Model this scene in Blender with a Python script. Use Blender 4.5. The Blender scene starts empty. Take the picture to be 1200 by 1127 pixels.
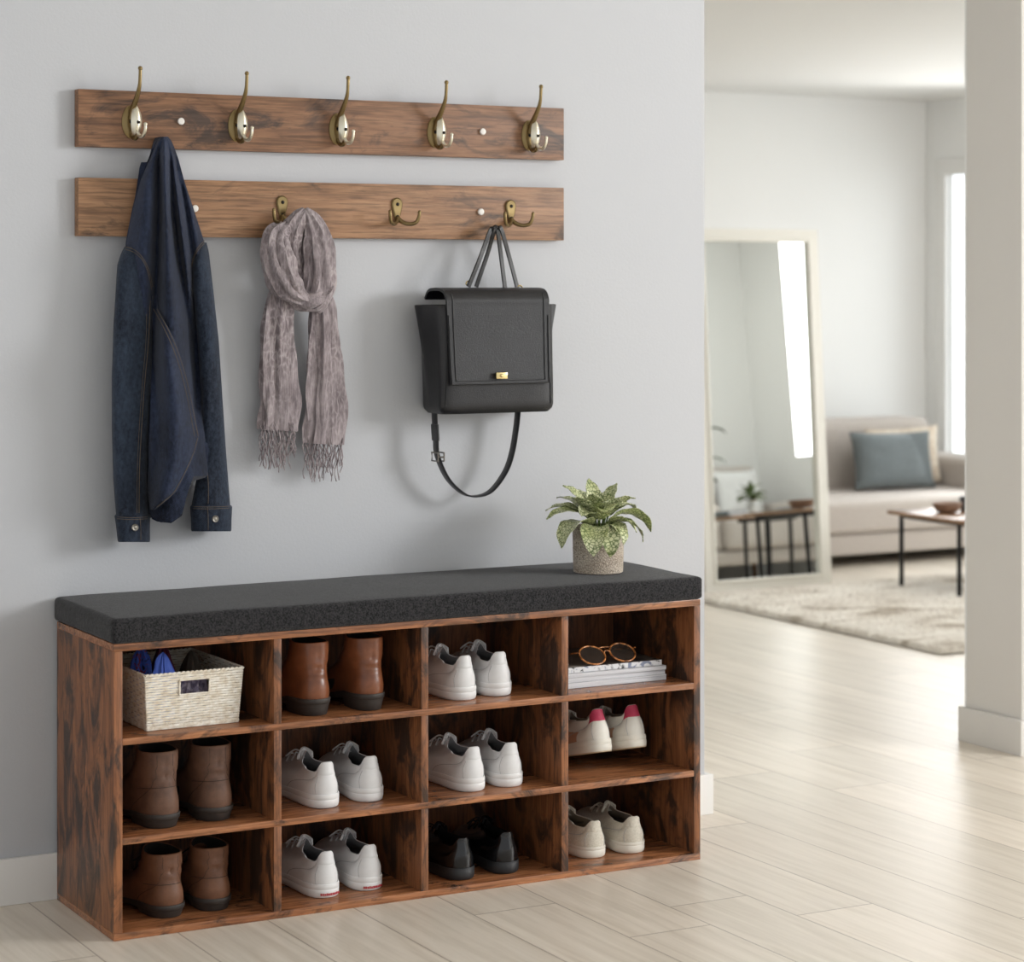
import bpy, bmesh, math, random
from mathutils import Vector, Matrix, noise
PI = math.pi
SC = bpy.context.scene
COL = SC.collection
random.seed(7)

# ------------------------------------------------------------------ camera
CAM = Vector((-1.3003, -4.0713, 1.10))
YAW = 0.5008
FPX = 2762.3            # focal length in pixels of the 1200 px wide frame
HOR = 327.8             # horizon row
cd = bpy.data.cameras.new('camera')
cam = bpy.data.objects.new('camera', cd)
COL.objects.link(cam)
cam.location = CAM
cam.rotation_euler = (PI / 2, 0, -YAW)
cd.sensor_width = 36.0
cd.lens = FPX / 1200 * 36.0
cd.shift_y = -(563.5 - HOR) / 1200
cd.clip_start = 0.05
cd.dof.use_dof = True
cd.dof.focus_distance = 4.25
cd.dof.aperture_fstop = 4.6
SC.camera = cam

# ------------------------------------------------------------------ view
SC.view_settings.view_transform = 'Standard'
SC.view_settings.look = 'None'
SC.view_settings.gamma = 1.0
SC.view_settings.use_curve_mapping = False
SC.view_settings.exposure = 0.0

# ------------------------------------------------------------------ world: overcast sky, brighter to the east
W = bpy.data.worlds.new('world')
SC.world = W
W.use_nodes = True
nt = W.node_tree
nt.nodes.clear()
tc = nt.nodes.new('ShaderNodeTexCoord')
sx = nt.nodes.new('ShaderNodeSeparateXYZ')
mr = nt.nodes.new('ShaderNodeMapRange')
mr.inputs['From Min'].default_value = 0.35
mr.inputs['From Max'].default_value = 0.7
mr.inputs['To Min'].default_value = 0.86
mr.inputs['To Max'].default_value = 2.4
bg = nt.nodes.new('ShaderNodeBackground')
bg.inputs['Color'].default_value = (0.95, 0.975, 1.0, 1)
ow = nt.nodes.new('ShaderNodeOutputWorld')
nt.links.new(tc.outputs['Generated'], sx.inputs[0])
nt.links.new(sx.outputs['X'], mr.inputs['Value'])
nt.links.new(mr.outputs['Result'], bg.inputs['Strength'])
nt.links.new(bg.outputs[0], ow.inputs[0])


def area(name, loc, target, sx_, sy_, power, color=(1, 1, 1)):
    l = bpy.data.lights.new(name, 'AREA')
    l.shape = 'RECTANGLE'
    l.size = sx_
    l.size_y = sy_
    l.energy = power
    l.color = color
    o = bpy.data.objects.new(name, l)
    COL.objects.link(o)
    o.location = loc
    o.rotation_euler = (Vector(target) - Vector(loc)).to_track_quat('-Z', 'Y').to_euler()
    return o


area('hall_window_daylight', (4.94, -3.2, 1.80), (0.6, -0.3, 0.9), 1.4, 1.2, 133, (1.0, 1.0, 1.0))
area('living_window_daylight', (5.15, 3.25, 0.95), (3.5, 0.6, 1.05), 1.2, 1.3, 16.0, (1.0, 1.0, 1.0))
area('living_window_daylight_near', (5.15, 1.38, 1.05), (3.2, 3.6, 1.1), 0.7, 1.0, 14.0, (1.0, 1.0, 1.0))
area('living_fill_light', (3.9, 1.25, 1.84), (3.9, 1.25, 0.0), 1.3, 1.3, 13.0, (1.0, 0.995, 0.98))  # unseen fill lamp, added to even out the living-room light

# ------------------------------------------------------------------ measuring helper: a point seen at (px, py) and standing at depth y
_F = Vector((math.sin(YAW), math.cos(YAW), 0))
_R = Vector((math.cos(YAW), -math.sin(YAW), 0))
_U = Vector((0, 0, 1))


def P(px, py, y):
    r = _F + _R * ((px - 600) / FPX) + _U * ((HOR - py) / FPX)
    return CAM + r * ((y - CAM.y) / r.y)


# ------------------------------------------------------------------ helpers
def lin(c):
    out = []
    for v in c:
        v = v / 255.0
        out.append(v / 12.92 if v <= 0.04045 else ((v + 0.055) / 1.055) ** 2.4)
    return (out[0], out[1], out[2], 1.0)


class NT:
    def __init__(self, name):
        self.m = bpy.data.materials.new(name)
        self.m.use_nodes = True
        self.t = self.m.node_tree
        self.b = self.t.nodes['Principled BSDF']
        self.tc = None

    def n(self, typ, **kw):
        nd = self.t.nodes.new(typ)
        for k, v in kw.items():
            if hasattr(nd, k):
                setattr(nd, k, v)
            else:
                nd.inputs[k.replace('_', ' ')].default_value = v
        return nd

    def l(self, a, b):
        self.t.links.new(a, b)

    def coord(self, scale=(1, 1, 1), rot=(0, 0, 0), kind='Object'):
        if self.tc is None:
            self.tc = self.n('ShaderNodeTexCoord')
        mp = self.n('ShaderNodeMapping')
        mp.inputs['Scale'].default_value = scale
        mp.inputs['Rotation'].default_value = rot
        self.l(self.tc.outputs[kind], mp.inputs['Vector'])
        return mp.outputs['Vector']

    def noise(self, vec, scale, detail=4, rough=0.5, dist=0.0):
        nd = self.n('ShaderNodeTexNoise')
        nd.inputs['Scale'].default_value = scale
        nd.inputs['Detail'].default_value = detail
        nd.inputs['Roughness'].default_value = rough
        nd.inputs['Distortion'].default_value = dist
        self.l(vec, nd.inputs['Vector'])
        return nd.outputs['Fac']

    def ramp(self, fac, stops):
        r = self.n('ShaderNodeValToRGB')
        el = r.color_ramp.elements
        while len(el) < len(stops):
            el.new(0.5)
        for e, (p, c) in zip(el, stops):
            e.position = p
            e.color = c if len(c) == 4 else lin(c)
        self.l(fac, r.inputs['Fac'])
        return r.outputs['Color']

    def mix(self, fac, a, b, mode='MIX'):
        m = self.n('ShaderNodeMix', data_type='RGBA', blend_type=mode)
        if isinstance(fac, (int, float)):
            m.inputs[0].default_value = fac
        else:
            self.l(fac, m.inputs[0])
        for s, v in ((6, a), (7, b)):
            if isinstance(v, tuple):
                m.inputs[s].default_value = v if len(v) == 4 else lin(v)
            else:
                self.l(v, m.inputs[s])
        return m.outputs[2]

    def math(self, op, a, b=None, c=None):
        m = self.n('ShaderNodeMath', operation=op)
        for i, v in enumerate((a, b, c)):
            if v is None:
                continue
            if isinstance(v, (int, float)):
                m.inputs[i].default_value = v
            else:
                self.l(v, m.inputs[i])
        return m.outputs[0]

    def bump(self, h, strength=0.3, dist=0.002):
        b = self.n('ShaderNodeBump')
        b.inputs['Strength'].default_value = strength
        b.inputs['Distance'].default_value = dist
        self.l(h, b.inputs['Height'])
        self.l(b.outputs['Normal'], self.b.inputs['Normal'])

    def set(self, color=None, rough=None, metal=None, spec=None, sheen=None, trans=None, coat=None):
        if color is not None:
            if isinstance(color, tuple):
                self.b.inputs['Base Color'].default_value = color if len(color) == 4 else lin(color)
            else:
                self.l(color, self.b.inputs['Base Color'])
        if rough is not None:
            if isinstance(rough, (int, float)):
                self.b.inputs['Roughness'].default_value = rough
            else:
                self.l(rough, self.b.inputs['Roughness'])
        if metal is not None:
            self.b.inputs['Metallic'].default_value = metal
        if spec is not None:
            self.b.inputs['Specular IOR Level'].default_value = spec
        if sheen is not None:
            self.b.inputs['Sheen Weight'].default_value = sheen
        if trans is not None:
            self.b.inputs['Transmission Weight'].default_value = trans
        if coat is not None:
            self.b.inputs['Coat Weight'].default_value = coat
        return self.m


def plain(name, color, rough=0.5, metal=0.0, bump=None, **kw):
    t = NT(name)
    t.set(color, rough, metal, **kw)
    if bump:
        t.bump(t.noise(t.coord(), bump[0], 5), bump[1], bump[2] if len(bump) > 2 else 0.002)
    return t.m


def wood(name, axis, base, light, dark, darkamt=0.5, rough=0.45, seed=0.0, blotch=5.0):
    t = NT(name)
    s = [34.0, 34.0, 34.0]
    s['xyz'.index(axis)] = 3.2
    g = t.noise(t.coord(tuple(s)), 1.7, 8, 0.66, 0.45)
    s2 = [blotch * 2.0] * 3
    s2['xyz'.index(axis)] = blotch * 0.9
    bl = t.noise(t.coord(tuple(s2), (seed, seed * 0.7, seed * 1.3)), 1.0, 7, 0.68, 0.9)
    s4 = [blotch * 1.2] * 3
    s4['xyz'.index(axis)] = blotch * 0.5
    warm = t.noise(t.coord(tuple(s4), (seed * 2, seed, 1)), 1.0, 4, 0.6, 0.4)
    s3 = [170.0] * 3
    s3['xyz'.index(axis)] = 9.0
    fine = t.noise(t.coord(tuple(s3)), 1.5, 3, 0.6)
    c = t.ramp(g, [(0.28, tuple(int(d * .55 + b * .45) for d, b in zip(dark, base))), (0.46, base), (0.66, light)])
    c = t.mix(t.ramp(warm, [(0.35, (0, 0, 0)), (0.68, (255, 255, 255))]), c, t.mix(0.55, c, light))
    d = t.ramp(bl, [(0.585 - 0.10 * darkamt, (255, 255, 255)), (0.69 - 0.09 * darkamt, (0, 0, 0))])
    c = t.mix(t.math('MULTIPLY', t.math('SUBTRACT', 1.0, d), 0.88), c, dark)
    f2 = t.ramp(fine, [(0.36, (0.56, 0.55, 0.54, 1)), (0.58, (1.10, 1.10, 1.10, 1))])
    c = t.mix(0.85, c, f2, 'MULTIPLY')
    t.set(c, rough)
    t.bump(fine, 0.12, 0.001)
    return t.m


def bm_to(name, bm, mat, parent=None, smooth=35, recalc=True):
    if recalc:
        bmesh.ops.recalc_face_normals(bm, faces=bm.faces[:])
    me = bpy.data.meshes.new(name)
    bm.to_mesh(me)
    bm.free()
    if smooth:
        for p in me.polygons:
            p.use_smooth = True
        me.set_sharp_from_angle(angle=math.radians(smooth))
    me.materials.append(mat)
    o = bpy.data.objects.new(name, me)
    COL.objects.link(o)
    if parent is not None:
        o.parent = parent
    return o


def tag(o, label=None, cat=None, group=None, kind=None):
    if label:
        o['label'] = label
    if cat:
        o['category'] = cat
    if group:
        o['group'] = group
    if kind:
        o['kind'] = kind
    return o


def thing(name, label, cat, loc=(0, 0, 0), rz=0.0, group=None):
    o = bpy.data.objects.new(name, None)
    COL.objects.link(o)
    o.empty_display_size = 0.05
    o.location = loc
    o.rotation_euler = (0, 0, rz)
    return tag(o, label, cat, group)


def copy_tree(o, parent=None):
    c = o.copy()
    COL.objects.link(c)
    if parent is not None:
        c.parent = parent
    for ch in list(o.children):
        copy_tree(ch, c)
    return c


def box(bm, x0, x1, y0, y1, z0, z1, bevel=0.0, seg=2):
    vs = [bm.verts.new(p) for p in ((x0, y0, z0), (x1, y0, z0), (x1, y1, z0), (x0, y1, z0),
                                    (x0, y0, z1), (x1, y0, z1), (x1, y1, z1), (x0, y1, z1))]
    fs = [bm.faces.new([vs[i] for i in q]) for q in ((0, 3, 2, 1), (4, 5, 6, 7), (0, 1, 5, 4), (1, 2, 6, 5), (2, 3, 7, 6), (3, 0, 4, 7))]
    if bevel > 0:
        es = list({e for f in fs for e in f.edges})
        bmesh.ops.bevel(bm, geom=es, offset=bevel, segments=seg, profile=0.6, affect='EDGES', clamp_overlap=True)


def boxobj(name, x0, x1, y0, y1, z0, z1, mat, parent=None, bevel=0.0, seg=2, kind=None):
    bm = bmesh.new()
    box(bm, x0, x1, y0, y1, z0, z1, bevel, seg)
    o = bm_to(name, bm, mat, parent)
    if kind:
        o['kind'] = kind
    return o


def catmull(pts, n):
    """smooth curve of n points through tuples of any length"""
    out = []
    m = len(pts) - 1
    for i in range(n):
        t = i / (n - 1) * m
        k = min(int(t), m - 1)
        f = t - k
        p0, p1, p2, p3 = pts[max(k - 1, 0)], pts[k], pts[k + 1], pts[min(k + 2, m)]
        out.append(tuple(0.5 * (2 * b + (-a + c) * f + (2 * a - 5 * b + 4 * c - d) * f * f + (-a + 3 * b - 3 * c + d) * f ** 3)
                         for a, b, c, d in zip(p0, p1, p2, p3)))
    return out


def interp(xs, ys, x):
    if x <= xs[0]:
        return ys[0]
    for i in range(1, len(xs)):
        if x <= xs[i]:
            f = (x - xs[i - 1]) / (xs[i] - xs[i - 1])
            return ys[i - 1] * (1 - f) + ys[i] * f
    return ys[-1]


def loft(bm, rings, cap0=True, cap1=True, closed=True):
    """rings of equal length -> quads"""
    R = [[bm.verts.new(p) for p in r] for r in rings]
    n = len(R[0])
    for a, b in zip(R[:-1], R[1:]):
        for i in range(n if closed else n - 1):
            j = (i + 1) % n
            bm.faces.new((a[i], a[j], b[j], b[i]))
    if closed and cap0:
        bm.faces.new(R[0][::-1])
    if closed and cap1:
        bm.faces.new(R[-1])
    return R


def frames(path):
    """parallel-transport frames along a list of Vectors"""
    T = []
    for i in range(len(path)):
        a = path[max(i - 1, 0)]
        b = path[min(i + 1, len(path) - 1)]
        T.append((b - a).normalized())
    ref = Vector((0, 0, 1)) if abs(T[0].z) < 0.9 else Vector((0, 1, 0))
    n = (ref - T[0] * ref.dot(T[0])).normalized()
    out = []
    for t in T:
        n = (n - t * n.dot(t)).normalized()
        out.append((t, n, t.cross(n)))
    return out


def tube(bm, path, rad, seg=10, cap=True, rad2=None, wrinkle=None, up=None):
    """rad / rad2: number or function of 0..1; path a list of points; 'up' fixes the second axis direction"""
    path = [Vector(p) for p in path]
    fr = frames(path)
    rings = []
    for i, (p, (t, n, b)) in enumerate(zip(path, fr)):
        s = i / (len(path) - 1)
        if up is not None:
            u = Vector(up)
            n = (u - t * u.dot(t)).normalized()
            b = t.cross(n)
        r = rad(s) if callable(rad) else rad
        r2 = r if rad2 is None else (rad2(s) if callable(rad2) else rad2)
        ring = []
        for k in range(seg):
            a = 2 * PI * k / seg
            w = wrinkle(s, a) if wrinkle else 1.0
            ring.append(p + (n * math.cos(a) * r + b * math.sin(a) * r2) * w)
        rings.append(ring)
    loft(bm, rings, cap, cap)


def tubeobj(name, path, rad, mat, parent=None, seg=10, smoothpts=0, **kw):
    if smoothpts:
        path = catmull([tuple(p) for p in path], smoothpts)
    bm = bmesh.new()
    tube(bm, path, rad, seg, **kw)
    return bm_to(name, bm, mat, parent, smooth=60)


def ribbon(bm, path, width, thick, side):
    """flat strap: 'side' is the width direction (vector or function of index)"""
    path = [Vector(p) for p in path]
    rings = []
    for i, p in enumerate(path):
        t = (path[min(i + 1, len(path) - 1)] - path[max(i - 1, 0)]).normalized()
        sd = Vector(side(i / (len(path) - 1)) if callable(side) else side)
        sd = (sd - t * sd.dot(t)).normalized()
        nn = t.cross(sd)
        w = (width(i / (len(path) - 1)) if callable(width) else width) / 2
        h = thick / 2
        rings.append([p + sd * w * .86 + nn * h, p + sd * w + nn * h * .3, p + sd * w - nn * h * .3, p + sd * w * .86 - nn * h,
                      p - sd * w * .86 - nn * h, p - sd * w - nn * h * .3, p - sd * w + nn * h * .3, p - sd * w * .86 + nn * h])
    loft(bm, rings)


def lathe(bm, prof, seg=32, center=(0, 0, 0), cap0=True, cap1=True):
    c = Vector(center)
    rings = [[c + Vector((r * math.cos(2 * PI * k / seg), r * math.sin(2 * PI * k / seg), z)) for k in range(seg)] for r, z in prof]
    loft(bm, rings, cap0, cap1)


def sphere(bm, c, r, u=14, v=9):
    bmesh.ops.create_uvsphere(bm, u_segments=u, v_segments=v, radius=1.0,
                              matrix=Matrix.Translation(Vector(c)) @ Matrix.Diagonal(Vector((r, r, r, 1)) if not hasattr(r, '__len__') else Vector((*r, 1))))


def gridsurf(bm, f, nu, nv, thick=0.0):
    """open surface f(u,v)->Vector, optional thickness by solidify"""
    V = [[bm.verts.new(f(i / nu, j / nv)) for i in range(nu + 1)] for j in range(nv + 1)]
    fs = []
    for j in range(nv):
        for i in range(nu):
            fs.append(bm.faces.new((V[j][i], V[j][i + 1], V[j + 1][i + 1], V[j + 1][i])))
    if thick:
        bmesh.ops.recalc_face_normals(bm, faces=fs)
        bmesh.ops.solidify(bm, geom=fs, thickness=thick)


def fbm(x, y, z, s):
    return noise.fractal(Vector((x, y, z)) * s, 0.9, 2.0, 3)

#@@MATERIALS
# ------------------------------------------------------------------ materials
M = {}
def mk_paint(name, col, sc=170, st=0.22):
    t = NT(name)
    t.set(col, 0.75, spec=0.25)
    v = t.coord()
    t.bump(t.noise(v, sc, 3, 0.6), st, 0.0015)
    return t.m
M['hall_paint'] = mk_paint('hall_paint', (197, 199, 203))
M['white_paint'] = plain('white_paint', (246, 246, 244), 0.7)
M['jamb_paint'] = plain('jamb_paint', (222, 219, 214), 0.7)
M['trim_white'] = plain('trim_white', (236, 235, 232), 0.45)
M['ceiling_white'] = plain('ceiling_white', (230, 229, 225), 0.8)


def mk_floor():
    t = NT('pale_oak_floor')
    v = t.coord(kind='Object')
    s = t.n('ShaderNodeSeparateXYZ')
    t.l(v, s.inputs[0])
    bx = t.math('DIVIDE', t.math('ADD', s.outputs['X'], 10.0 - 0.17), 0.163)
    idx = t.math('FLOOR', bx)
    fx = t.math('FRACT', bx)
    wn = t.n('ShaderNodeTexWhiteNoise', noise_dimensions='1D')
    t.l(idx, wn.inputs['W'])
    by = t.math('ADD', t.math('DIVIDE', s.outputs['Y'], 1.38), t.math('MULTIPLY', wn.outputs['Value'], 7.3))
    iy = t.math('FLOOR', by)
    fy = t.math('FRACT', by)
    wn2 = t.n('ShaderNodeTexWhiteNoise', noise_dimensions='2D')
    cmb = t.n('ShaderNodeCombineXYZ')
    t.l(idx, cmb.inputs[0])
    t.l(iy, cmb.inputs[1])
    t.l(cmb.outputs[0], wn2.inputs['Vector'])
    # grain, shifted per board
    cv = t.n('ShaderNodeCombineXYZ')
    t.l(t.math('MULTIPLY', s.outputs['X'], 30.0), cv.inputs[0])
    t.l(t.math('MULTIPLY', s.outputs['Y'], 1.7), cv.inputs[1])
    t.l(t.math('MULTIPLY', wn2.outputs['Value'], 40.0), cv.inputs[2])
    g = t.noise(cv.outputs[0], 1.6, 7, 0.6, 0.5)
    c = t.ramp(g, [(0.3, (213, 203, 188)), (0.52, (229, 220, 207)), (0.72, (238, 230, 218))])
    tint = t.ramp(wn2.outputs['Value'], [(0.0, (0.93, 0.93, 0.92, 1)), (1.0, (1.04, 1.03, 1.02, 1))])
    c = t.mix(1.0, c, tint, 'MULTIPLY')
    gx = t.math('MINIMUM', fx, t.math('SUBTRACT', 1.0, fx))
    gy = t.math('MINIMUM', fy, t.math('SUBTRACT', 1.0, fy))
    lx = t.math('LESS_THAN', gx, 0.009)
    ly = t.math('LESS_THAN', gy, 0.0011)
    line = t.math('MAXIMUM', lx, ly)
    c = t.mix(t.math('MULTIPLY', line, 0.62), c, (128, 112, 96))
    t.set(c, t.math('ADD', 0.27, t.math('MULTIPLY', g, 0.16)), spec=0.5)
    h = t.math('ADD', t.math('MULTIPLY', g, 0.12), t.math('MULTIPLY', line, -1.0))
    t.bump(h, 0.2, 0.001)
    return t.m
M['floor'] = mk_floor()

RB, RL, RD = (142, 88, 52), (178, 116, 72), (52, 37, 28)
M['bench_v'] = wood('rustic_brown_vertical', 'z', (130, 82, 52), (166, 109, 70), (50, 41, 36), 1.25, 0.40, 0.4, 9.0)
M['bench_h'] = wood('rustic_brown_horizontal', 'x', (144, 92, 60), (180, 122, 82), (58, 46, 39), 0.6, 0.26, 0.9, 8.0)
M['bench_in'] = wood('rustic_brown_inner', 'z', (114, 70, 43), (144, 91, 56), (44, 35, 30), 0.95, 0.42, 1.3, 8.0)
M['rail_a'] = wood('rail_wood_dark', 'x', (126, 89, 63), (152, 112, 82), (66, 52, 45), 0.62, 0.5, 0.2, 7.0)
M['rail_b'] = wood('rail_wood_light', 'x', (142, 103, 72), (170, 130, 96), (72, 55, 44), 0.5, 0.5, 2.1, 6.0)
M['brass'] = plain('antique_brass', (138, 120, 84), 0.36, 1.0, (60, 0.15))
M['brass_glint'] = plain('glint_bright_brass', (232, 226, 206), 0.34, 1.0, (90, 0.2))  # base colour paled to stand in for light reflected off the hooks
M['button'] = plain('dull_pewter', (150, 146, 138), 0.5, 0.9)
M['screw_hole'] = plain('screw_head_dark', (34, 31, 27), 0.5, 0.6)
M['cap_white'] = plain('screw_cap_white', (236, 232, 226), 0.3)
M['gold'] = plain('pale_gold_metal', (226, 205, 150), 0.22, 1.0)
M['steel'] = plain('dark_steel', (120, 115, 110), 0.3, 1.0)


def mk_weave(name, dark, light, sc=420, st=0.6, rough=0.9):
    t = NT(name)
    v = t.coord((1, 1, 1))
    n1 = t.noise(v, sc, 2, 0.6)
    n2 = t.noise(v, sc * 0.33, 3, 0.6)
    f = t.math('ADD', t.math('MULTIPLY', n1, 0.7), t.math('MULTIPLY', n2, 0.3))
    t.set(t.ramp(f, [(0.38, dark), (0.62, light)]), rough, spec=0.2, sheen=0.15)
    t.bump(f, st, 0.002)
    return t.m
M['cushion'] = mk_weave('charcoal_tweed', (15, 15, 17), (58, 57, 59), 330, 1.0)
M['sofa'] = mk_weave('beige_sofa_fabric', (186, 178, 170), (204, 196, 189), 300, 0.2)
M['pil_blue'] = mk_weave('blue_grey_linen', (98, 106, 108), (116, 123, 125), 260, 0.3)
M['pil_tan'] = mk_weave('cream_tan_weave', (206, 188, 166), (236, 226, 210), 60, 0.6)
M['pil_white'] = mk_weave('white_linen', (226, 226, 226), (244, 244, 243), 260, 0.3)
M['pil_grey'] = mk_weave('grey_linen', (150, 150, 150), (172, 172, 172), 260, 0.3)


def mk_denim(name, dark, light):
    t = NT(name)
    w = t.n('ShaderNodeTexWave', wave_type='BANDS', bands_direction='DIAGONAL')
    w.inputs['Scale'].default_value = 260
    w.inputs['Distortion'].default_value = 1.5
    w.inputs['Detail'].default_value = 2
    t.l(t.coord(), w.inputs['Vector'])
    big = t.noise(t.coord((1, 1, 0.5)), 7, 5, 0.65)
    fine = t.noise(t.coord((1, 1, 0.6)), 190, 4, 0.75)
    f = t.math('ADD', t.math('MULTIPLY', big, 0.6), t.math('MULTIPLY', fine, 0.5))
    c = t.ramp(f, [(0.42, dark), (0.74, light)])
    c = t.mix(0.25, c, w.outputs['Color'], 'MULTIPLY')
    t.set(c, 0.85, spec=0.2, sheen=0.1)
    t.bump(t.math('ADD', fine, w.outputs['Fac']), 0.4, 0.0015)
    return t.m
M['denim'] = mk_denim('dark_denim', (23, 28, 42), (62, 73, 100))
M['denim_fade'] = mk_denim('faded_denim', (22, 27, 40), (70, 83, 102))
M['stitch'] = plain('tan_stitching', (104, 92, 80), 0.85)


def mk_scarf():
    t = NT('mauve_scarf')
    v = t.coord((1, 1, 0.55))
    vo = t.n('ShaderNodeTexVoronoi', feature='DISTANCE_TO_EDGE')
    vo.inputs['Scale'].default_value = 95
    wv = t.n('ShaderNodeVectorMath', operation='ADD')
    nz = t.n('ShaderNodeTexNoise')
    nz.inputs['Scale'].default_value = 40
    nz.inputs['Detail'].default_value = 3
    t.l(v, nz.inputs['Vector'])
    sc0 = t.n('ShaderNodeVectorMath', operation='SCALE')
    sc0.inputs['Scale'].default_value = 0.022
    t.l(nz.outputs['Color'], sc0.inputs[0])
    t.l(v, wv.inputs[0])
    t.l(sc0.outputs[0], wv.inputs[1])
    t.l(wv.outputs[0], vo.inputs['Vector'])
    n1 = t.noise(v, 26, 5, 0.65)
    n2 = t.noise(t.coord((1, 1, 0.10)), 300, 3, 0.6)
    c = t.ramp(n1, [(0.35, (128, 118, 121)), (0.65, (180, 169, 171))])
    spots = t.ramp(vo.outputs['Distance'], [(0.0, (196, 188, 188)), (0.10, (158, 146, 149)), (0.30, (96, 86, 89))])
    sel = t.ramp(t.noise(v, 14, 3, 0.6), [(0.40, (0, 0, 0)), (0.62, (200, 200, 200))])
    c = t.mix(sel, c, spots)
    c = t.mix(0.6, c, t.ramp(n2, [(0.35, (0.48, 0.46, 0.47, 1)), (0.62, (1.12, 1.12, 1.12, 1))]), 'MULTIPLY')
    t.set(c, 0.9, spec=0.15, sheen=0.25)
    t.bump(n2, 0.45, 0.002)
    return t.m
M['scarf'] = mk_scarf()


def mk_leather(name, col, col2, rough, sc=260, st=0.2, coat=0.0):
    t = NT(name)
    n1 = t.noise(t.coord(), 22, 4, 0.6)
    t.set(t.ramp(n1, [(0.35, col), (0.68, col2)]), rough, spec=0.5, coat=coat)
    t.bump(t.noise(t.coord(), sc, 3, 0.6), st, 0.001)
    return t.m
M['bag'] = mk_leather('black_pebbled_leather', (20, 20, 23), (29, 29, 32), 0.42, 420, 0.5)
M['chestnut'] = mk_leather('chestnut_leather', (104, 60, 37), (140, 84, 53), 0.32)
M['brown_nubuck'] = mk_leather('brown_nubuck', (84, 58, 44), (116, 82, 62), 0.62, 300, 0.25)
M['brown_warm'] = mk_leather('warm_brown_nubuck', (96, 62, 42), (126, 84, 58), 0.58, 300, 0.25)
M['black_polish'] = mk_leather('black_polished_leather', (14, 14, 16), (20, 20, 22), 0.16)
M['white_leather'] = mk_leather('white_sneaker_leather', (224, 224, 224), (234, 234, 234), 0.42, 300, 0.06)
M['white_rubber'] = plain('white_rubber', (232, 232, 231), 0.5)
M['cream_canvas'] = mk_weave('cream_canvas', (206, 200, 184), (224, 218, 204), 340, 0.3)
M['cream_leather'] = mk_leather('offwhite_leather', (224, 220, 208), (236, 233, 224), 0.5, 300, 0.08)
M['cream_rubber'] = plain('cream_rubber', (228, 224, 212), 0.55)
M['gum_rubber'] = plain('worn_gum_rubber', (190, 170, 138), 0.7, 0, (120, 0.3))
M['tan_panel'] = mk_leather('tan_suede_panel', (196, 150, 122), (206, 162, 132), 0.8)
M['red_tab'] = mk_leather('raspberry_heel_tab', (186, 52, 84), (204, 72, 102), 0.6)
M['red_print'] = plain('red_print', (176, 40, 52), 0.6)
M['lining_grey'] = plain('grey_lining', (172, 172, 174), 0.9)
M['lining_dark'] = plain('dark_lining', (30, 25, 22), 0.9)
M['lining_cream'] = plain('beige_lining', (170, 158, 142), 0.9)
M['sole_dark'] = plain('dark_brown_rubber', (50, 44, 40), 0.6, 0, (40, 0.1))
M['sole_black'] = plain('black_rubber', (36, 37, 39), 0.55)
M['seam_grey'] = plain('grey_seam_thread', (180, 180, 181), 0.8)
M['lace_white'] = plain('white_lace', (222, 222, 222), 0.85)
M['lace_cream'] = plain('cream_lace', (214, 206, 190), 0.85)
M['lace_brown'] = plain('brown_lace', (52, 38, 30), 0.85)
M['lace_black'] = plain('black_lace', (16, 16, 17), 0.7)


def mk_wicker(name='whitewashed_wicker'):
    t = NT(name)
    n1 = t.noise(t.coord((1, 1, 1)), 90, 4, 0.6)
    t.set(t.ramp(n1, [(0.30, (214, 199, 176)), (0.46, (234, 225, 208)), (0.62, (246, 241, 230))]), 0.7)
    return t.m
M['wicker'] = mk_wicker()
M['wicker_dark'] = plain('wicker_side_straw', (166, 128, 92), 0.75, 0, (90, 0.3))


def mk_pattern(name, c1, c2, c3, sc):
    t = NT(name)
    n1 = t.noise(t.coord(), sc, 2, 0.5, 1.2)
    t.set(t.ramp(n1, [(0.40, c1), (0.46, c2), (0.58, c2), (0.62, c3)]), 0.7)
    return t.m
M['fab_blue'] = plain('cobalt_cloth', (70, 104, 205), 0.6)
M['fab_print'] = mk_pattern('blue_black_print', (20, 18, 30), (60, 92, 190), (120, 50, 70), 55)
M['fab_maroon'] = mk_pattern('maroon_print', (54, 20, 36), (96, 34, 58), (70, 26, 46), 40)
M['fab_grey'] = plain('olive_grey_cloth', (92, 84, 74), 0.85, 0, (120, 0.4))
M['fab_lilac'] = mk_pattern('lilac_lace_cloth', (92, 84, 108), (138, 128, 150), (190, 182, 196), 70)


def mk_leaf():
    t = NT('fittonia_leaf')
    v = t.coord()
    vo = t.n('ShaderNodeTexVoronoi', feature='DISTANCE_TO_EDGE')
    vo.inputs['Scale'].default_value = 150
    t.l(v, vo.inputs['Vector'])
    n1 = t.noise(v, 24, 3)
    cell = t.ramp(n1, [(0.35, (184, 190, 130)), (0.65, (222, 224, 186))])
    c = t.mix(t.ramp(vo.outputs['Distance'], [(0.04, (255, 255, 255)), (0.13, (0, 0, 0))]), cell, (102, 120, 66))
    t.set(c, 0.4)
    return t.m
M['leaf'] = mk_leaf()
M['leaf_rim'] = plain('green_leaf_rim', (84, 106, 46), 0.45)
M['leaf_dark'] = plain('dark_green_leaf', (44, 74, 34), 0.45)
M['leaf_soft'] = plain('soft_green_leaf', (104, 122, 72), 0.6)
M['soil'] = plain('dark_soil', (44, 36, 28), 0.95, 0, (90, 0.8, 0.004))


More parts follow.
